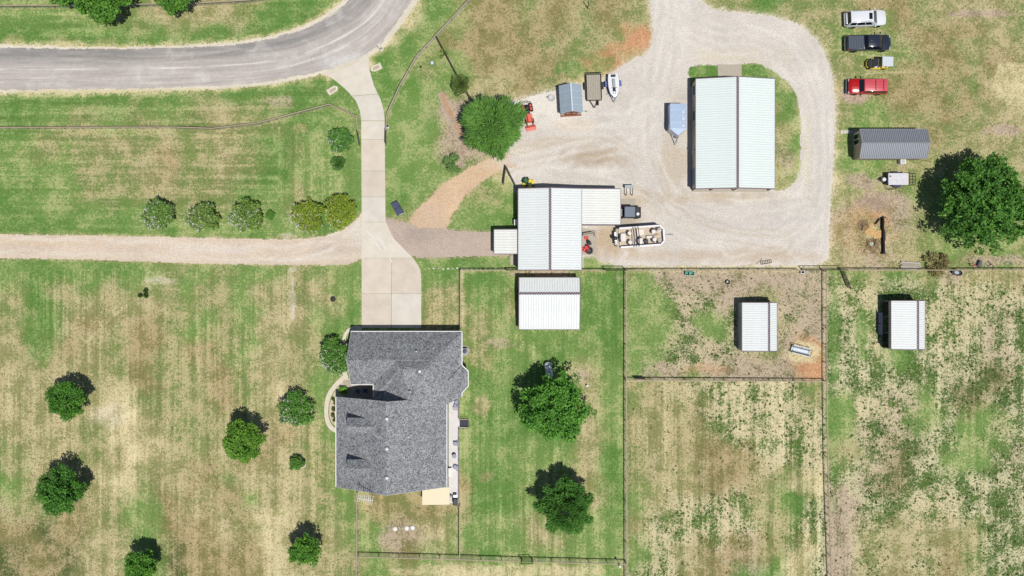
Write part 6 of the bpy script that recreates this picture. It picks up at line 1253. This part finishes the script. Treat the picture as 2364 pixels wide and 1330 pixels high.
for i, (px, py, a, b_) in enumerate(rk):
    t = thing('sandstone_slab', ['flat pale sandstone slab at the middle of the burn patch', 'flat pale sandstone slab touching the charred timber wall', 'smallest pale sandstone lump on the burn patch'][i], 'rock', at(px, py), i * .7); r_ = random.Random(i + 3)
    ring = [(a * math.cos(q) * r_.uniform(.75, 1), b_ * math.sin(q) * r_.uniform(.75, 1)) for q in np.linspace(0, 2 * PI, 11)[:-1]]; MB().loft([[(x, y, 0) for x, y in ring], [(x * .97, y * .97, .09) for x, y in ring], [(x * .8, y * .8, .13) for x, y in ring]]).build('slab', M_sand, t); MB().loft([[(x * .35 + .1, y * .35, .125) for x, y in ring], [(x * .28 + .1, y * .28, .18) for x, y in ring]]).build('upper_flake', M_sand, t)
bv = thing('scrap_metal', 'pale crumpled metal lid lying on the burn heap', 'scrap', at(2011, 563, .12)); MB().lathe([(.28, 0), (.24, .04), (.1, .05), (.02, .09)], (0, 0, 0), 9).build('lid', mat('lid_pale', (196, 200, 176), .6), bv); MB().tube((-.05, 0, .08), (.05, 0, .12), .02).build('knob', M_steel, bv)
# stepping stones
M_st = mat('paver_pale', (226, 218, 206), .85, var=.06)
for i in range(5):
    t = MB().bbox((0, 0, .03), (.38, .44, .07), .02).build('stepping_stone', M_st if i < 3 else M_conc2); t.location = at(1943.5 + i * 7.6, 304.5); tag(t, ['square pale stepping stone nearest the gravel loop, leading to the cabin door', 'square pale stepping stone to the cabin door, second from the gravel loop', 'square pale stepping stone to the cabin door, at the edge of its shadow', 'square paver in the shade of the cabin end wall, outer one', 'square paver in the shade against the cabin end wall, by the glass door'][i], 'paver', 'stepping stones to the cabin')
r_ = random.Random(9)
for i in range(16):
    px = 990 + i * 11.0 + r_.uniform(-1, 1); a = r_.uniform(.10, .17); ring = [(a * math.cos(q) * r_.uniform(.7, 1), a * .8 * math.sin(q) * r_.uniform(.7, 1)) for q in np.linspace(0, 2 * PI, 8)[:-1]]
    o_ = MB().loft([[(x, y, -.02) for x, y in ring], [(x, y, .07) for x, y in ring], [(x * .7, y * .7, .1) for x, y in ring]]).build('edging_stone', mat('white_stone', (236, 232, 222), .8)); o_.location = at(px, 620.5 - i * .1 + r_.uniform(-1, 1)); o_.rotation_euler[2] = r_.uniform(0, 3)
    tag(o_, 'small white edging stone in the dotted row north of the back lawn fence', 'stone', 'row of white edging stones')
# septic lids, well cap, posts
for i, (px, py, lb) in enumerate(((912, 1221, 'round white septic lid standing apart from the other two'), (939, 1219.5, 'round white septic lid, middle one of three'), (952.5, 1218.5, 'round white septic lid nearest the patio fence'))):
    t = thing('septic_lid', lb, 'lid', at(px, py), 0, 'septic tank lids'); MB().lathe([(.34, 0), (.34, .05), (.3, .07)], (0, 0, 0), 18).build('collar', M_conc2, t); MB().lathe([(.27, .04), (.27, .1), (.22, .13), (.02, .14)], (0, 0, 0), 18).build('dome', M_plastic_w, t, 40)
wc_ = thing('well_cap', 'small white capped pipe standing in the worn grass east of the lawn tree', 'pipe', at(1355, 890)); MB().lathe([(.1, 0), (.1, .42)], (0, 0, 0), 12).build('pipe', M_plastic_w, wc_); MB().lathe([(.15, 0), (.15, .1), (.08, .14)], (0, 0, .4), 12).build('cap', M_plastic_w, wc_)
cl = thing('corner_light', 'white topped lamp post at the corner of the back lawn fence', 'lamp', at(1427, 1297)); MB().lathe([(.04, 0), (.04, 1.9)], (0, 0, 0), 8).build('post', M_black, cl); MB().bbox((0, 0, 1.98), (.28, .28, .22), .06).build('lamp_head', M_plastic_w, cl)
fr = thing('fire_ring', 'small dark metal fire ring on the lawn west of the driveway', 'fire ring', at(769.5, 691)); MB().lathe([(.32, 0), (.36, .25), (.32, .25), (.28, .04)], (0, 0, 0), 14, caps=False).build('ring', M_pipe_dark, fr); MB().lathe([(.3, .0), (.15, .06), (.02, .08)], (0, 0, 0), 12).build('ash', mat('dark_ash', (66, 70, 62), .95), fr); MB().bbox((.0, -.28, .1), (.16, .1, .12), .02).build('brick', mat('brick_red_siding', (158, 96, 74)), fr)
sr = thing('stone_ring', 'pale curved stone planter ring beside the small lawn shrub', 'planter', at(699, 1073))
for k in range(7):
    a = -1.9 + k * .6; MB().bbox((.34 * math.cos(a), .34 * math.sin(a), .07), (.22, .14, .16), .03, a + PI / 2).build('stone', M_st, sr)
# culvert ends and mailbox pad
for px, py, rz, lb in ((769, 208, .55, 'concrete culvert headwall in the verge, west of the driveway mouth'), (868, 157, -2.75, 'concrete culvert headwall in the verge, east of the driveway mouth')):
    t = thing('culvert_end', lb, 'culvert', at(px, py), rz); q = [(-.75, -.4), (.35, -.4), (.7, -.15), (.7, .15), (.35, .4), (-.75, .4)]
    MB().prism(q, -.02, .10).build('apron', M_walk, t); MB().prism([(x * .62 + .02, y * .5) for x, y in q], .09, .13).build('throat', mat('culvert_soil', (198, 182, 160), .9), t); MB().box((-.72, 0, .14), (.1, .84, .26)).build('headwall', M_conc, t)
mb = thing('mailbox', 'pale brick mailbox on a narrow slab at the road edge', 'mailbox', at(878, 109), math.radians(-62)); MB().box((0, 0, .03), (1.1, .42, .08)).build('slab', M_conc, mb); MB().bbox((.15, 0, .55), (.42, .4, 1.05), .03).build('pillar', mat('pale_pillar', (226, 216, 208), .8), mb); MB().bbox((.15, 0, 1.12), (.52, .5, .1), .03).build('cap', M_conc, mb); MB().bbox((.15, -.18, .85), (.2, .1, .18), .02).build('letter_door', M_steel, mb)
ub = thing('utility_box', 'small blue topped utility box in the grass east of the driveway', 'box', at(998, 147), .2); MB().bbox((0, 0, .2), (.32, .36, .4), .04).build('cabinet', mat('box_blue', (120, 158, 214), .5), ub); MB().bbox((0, 0, .42), (.36, .4, .05), .02).build('lid', mat('box_lid', (206, 222, 240), .5), ub)
vm = thing('garden_figure', 'small dark iron figure stuck in the grass near the utility box', 'ornament', at(972, 156), .4); MB().lathe([(.1, 0), (.05, .1), (.04, .5), (.09, .62), (.05, .75)], (0, 0, 0), 8).build('body', M_black, vm); MB().tube((-.22, 0, .4), (.22, 0, .55), .03).build('arm', M_black, vm)
# garden beds of old timbers
def timber_bed(pts, label):
    a, b_ = at(*pts[0]), at(*pts[1]); d_ = b_ - a; t = thing('timber_bed', label, 'garden bed', (a + b_) / 2, math.atan2(d_.y, d_.x)); L_ = d_.length; w = pts[2]
    for s_ in (-1, 1): MB().box((0, s_ * w / 2, .08), (L_, .12, .16)).build('side_timber', mat('old_tan_timber', (206, 170, 140), .85, var=.2, vscale=5) if s_ > 0 else M_wood, t)
    for s_ in (-1, 1): MB().box((s_ * L_ / 2, 0, .08), (.12, w - .12, .155)).build('end_timber', M_wood, t)
    MB().box((0, 0, .04), (L_ - .12, w - .12, .08)).build('soil', mat('bed_soil', (206, 172, 142), .95, c2=(176, 142, 112), vscale=6), t)
timber_bed(((1016, 216), (1046, 276), .7), 'long timber edged garden bed of pale soil, upper one beside the willow'); timber_bed(((1049, 281), (1066, 318), .75), 'short timber edged garden bed of pale soil touching the willow')
db = thing('satellite_dish', 'grey oval dish lying on gravel beside the small garden shed', 'dish', at(1273, 227, .02), .3); MB().lathe([(.05, .05), (.3, .1), (.45, .22), (.43, .24), (.28, .13), (.05, .08)], (0, 0, 0), 18).build('dish', mat('dish_grey', (206, 206, 206), .5), db, 40); MB().path([(-.4, .1, .2), (-.55, .3, .25), (-.2, .4, .2)], .02).build('feed_arm', M_kplast, db)
wj = thing('trailer_jack_stand', 'small grey scrap stand on gravel east of the garden shed', 'stand', at(1352, 258)); MB().tube((-.25, 0, .03), (.25, .05, .06), .04).build('bar', M_steel, wj); MB().lathe([(.12, 0), (.08, .2), (.03, .25)], (.05, .05, 0), 8).build('cone', M_greywall, wj)
# patio furniture
def metal_chair(px, py, rz, label):
    t = thing('patio_chair', label, 'chair', at(px, py, .38), rz, 'patio chairs'); m = mat('blue_grey_iron', (150, 156, 178), .5)
    MB().bbox((0, 0, .42), (.5, .5, .04), .02).build('seat', m, t); MB().path([(-.25, -.25, .42), (-.4, -.25, .9), (-.4, .25, .9), (-.25, .25, .42)], .03).build('back_frame', m, t); MB().slabs if False else None
    for y in (-.12, 0, .12): MB().tube((-.26, y, .44), (-.39, y, .88), .018).build('slat', m, t)
    for x in (-.22, .22):
        for y in (-.22, .22): MB().tube((x, y, 0), (x, y, .42), .02).build('leg', m, t)
metal_chair(1052, 1022, PI, 'iron chair on the white patio, nearer the steps'); metal_chair(1052, 1076, PI - .4, 'iron chair on the white patio, midway to the grill'); metal_chair(1055, 927, 2.2, 'folding chair at the north end of the white patio'); metal_chair(1053, 936, 1.4, 'pale blue sling chair near the north end of the white patio')
ct_ = thing('cafe_table', 'small round iron table between the two patio chairs', 'table', at(1050, 1050, .38)); MB().lathe([(.26, 0), (.28, .02), (.26, .04)], (0, 0, .6), 16).build('top', mat('blue_grey_iron', (150, 156, 178)), ct_); MB().lathe([(.2, 0), (.03, .05), (.03, .6)], (0, 0, 0), 10).build('pedestal', M_black, ct_)
bq = thing('barbecue_grill', 'black barbecue grill at the south end of the white patio', 'grill', at(1052.5, 1153, .38)); MB().bbox((0, 0, .85), (.62, .95, .34), .1).build('hood', M_black, bq); MB().bbox((0, 0, .4), (.5, .8, .7), .03).build('cabinet', M_kplast, bq); MB().box((0, .66, .78), (.5, .34, .04)).build('side_shelf', M_steel, bq); MB().tube((.34, -.35, .9), (.34, .35, .9), .02).build('handle', M_steel, bq)
pp = thing('potted_plant', 'dark pot with pale bloom between the awning and the grill', 'plant', at(1042, 1143, .38)); MB().lathe([(.14, 0), (.2, .34), (.17, .34), (.15, .28)], (0, 0, 0), 12).build('pot', mat('pot_purple', (70, 60, 96), .6), pp); MB().lathe([(.05, .3), (.2, .42), (.18, .55), (.04, .62)], (0, 0, 0), 9).build('bloom', mat('pale_bloom', (196, 196, 206), .8, var=.3, vscale=14), pp)
ps = thing('patio_bench', 'white storage bench against the house wall on the patio', 'bench', at(1040, 1088, .38)); MB().bbox((0, 0, .22), (.4, 1.1, .44), .03).build('box', M_plastic_w, ps); MB().bbox((0, 0, .47), (.44, 1.14, .06), .02).build('lid', M_plastic_w, ps)
for px, py, lb in ((827, 903, 'blue cushioned porch chair deep in the shaded courtyard, nearer the planter'), (845, 902, 'blue cushioned porch chair deep in the shaded courtyard, against the front door wall')): lawn_chair(px, py, -PI / 2, mat('porch_blue', (80, 92, 160), .6), lb, 'porch_chair').location.z = .1
# tall post lines in the dry grass
up = thing('guy_post', 'dark leaning post with its pale stay in the dry grass by the gravel entrance', 'post', at(1357, 20)); MB().tube((0, 0, 0), (-.1, .25, 2.6), .05).build('post', M_pipe_dark, up); MB().tube((.25, -.1, 0), (-.08, .2, 2.4), .02).build('stay', M_pipe, up)
vf = thing('branch_stub', 'small dark forked stick lying at the edge of the gravel lane', 'branch', at(243, 602)); MB().path([(-.3, -.05, .03), (.1, 0, .05), (.28, -.12, .03)], .035).build('stick', M_bark, vf); MB().tube((.1, 0, .05), (.12, .3, .04), .03).build('fork', M_bark, vf)
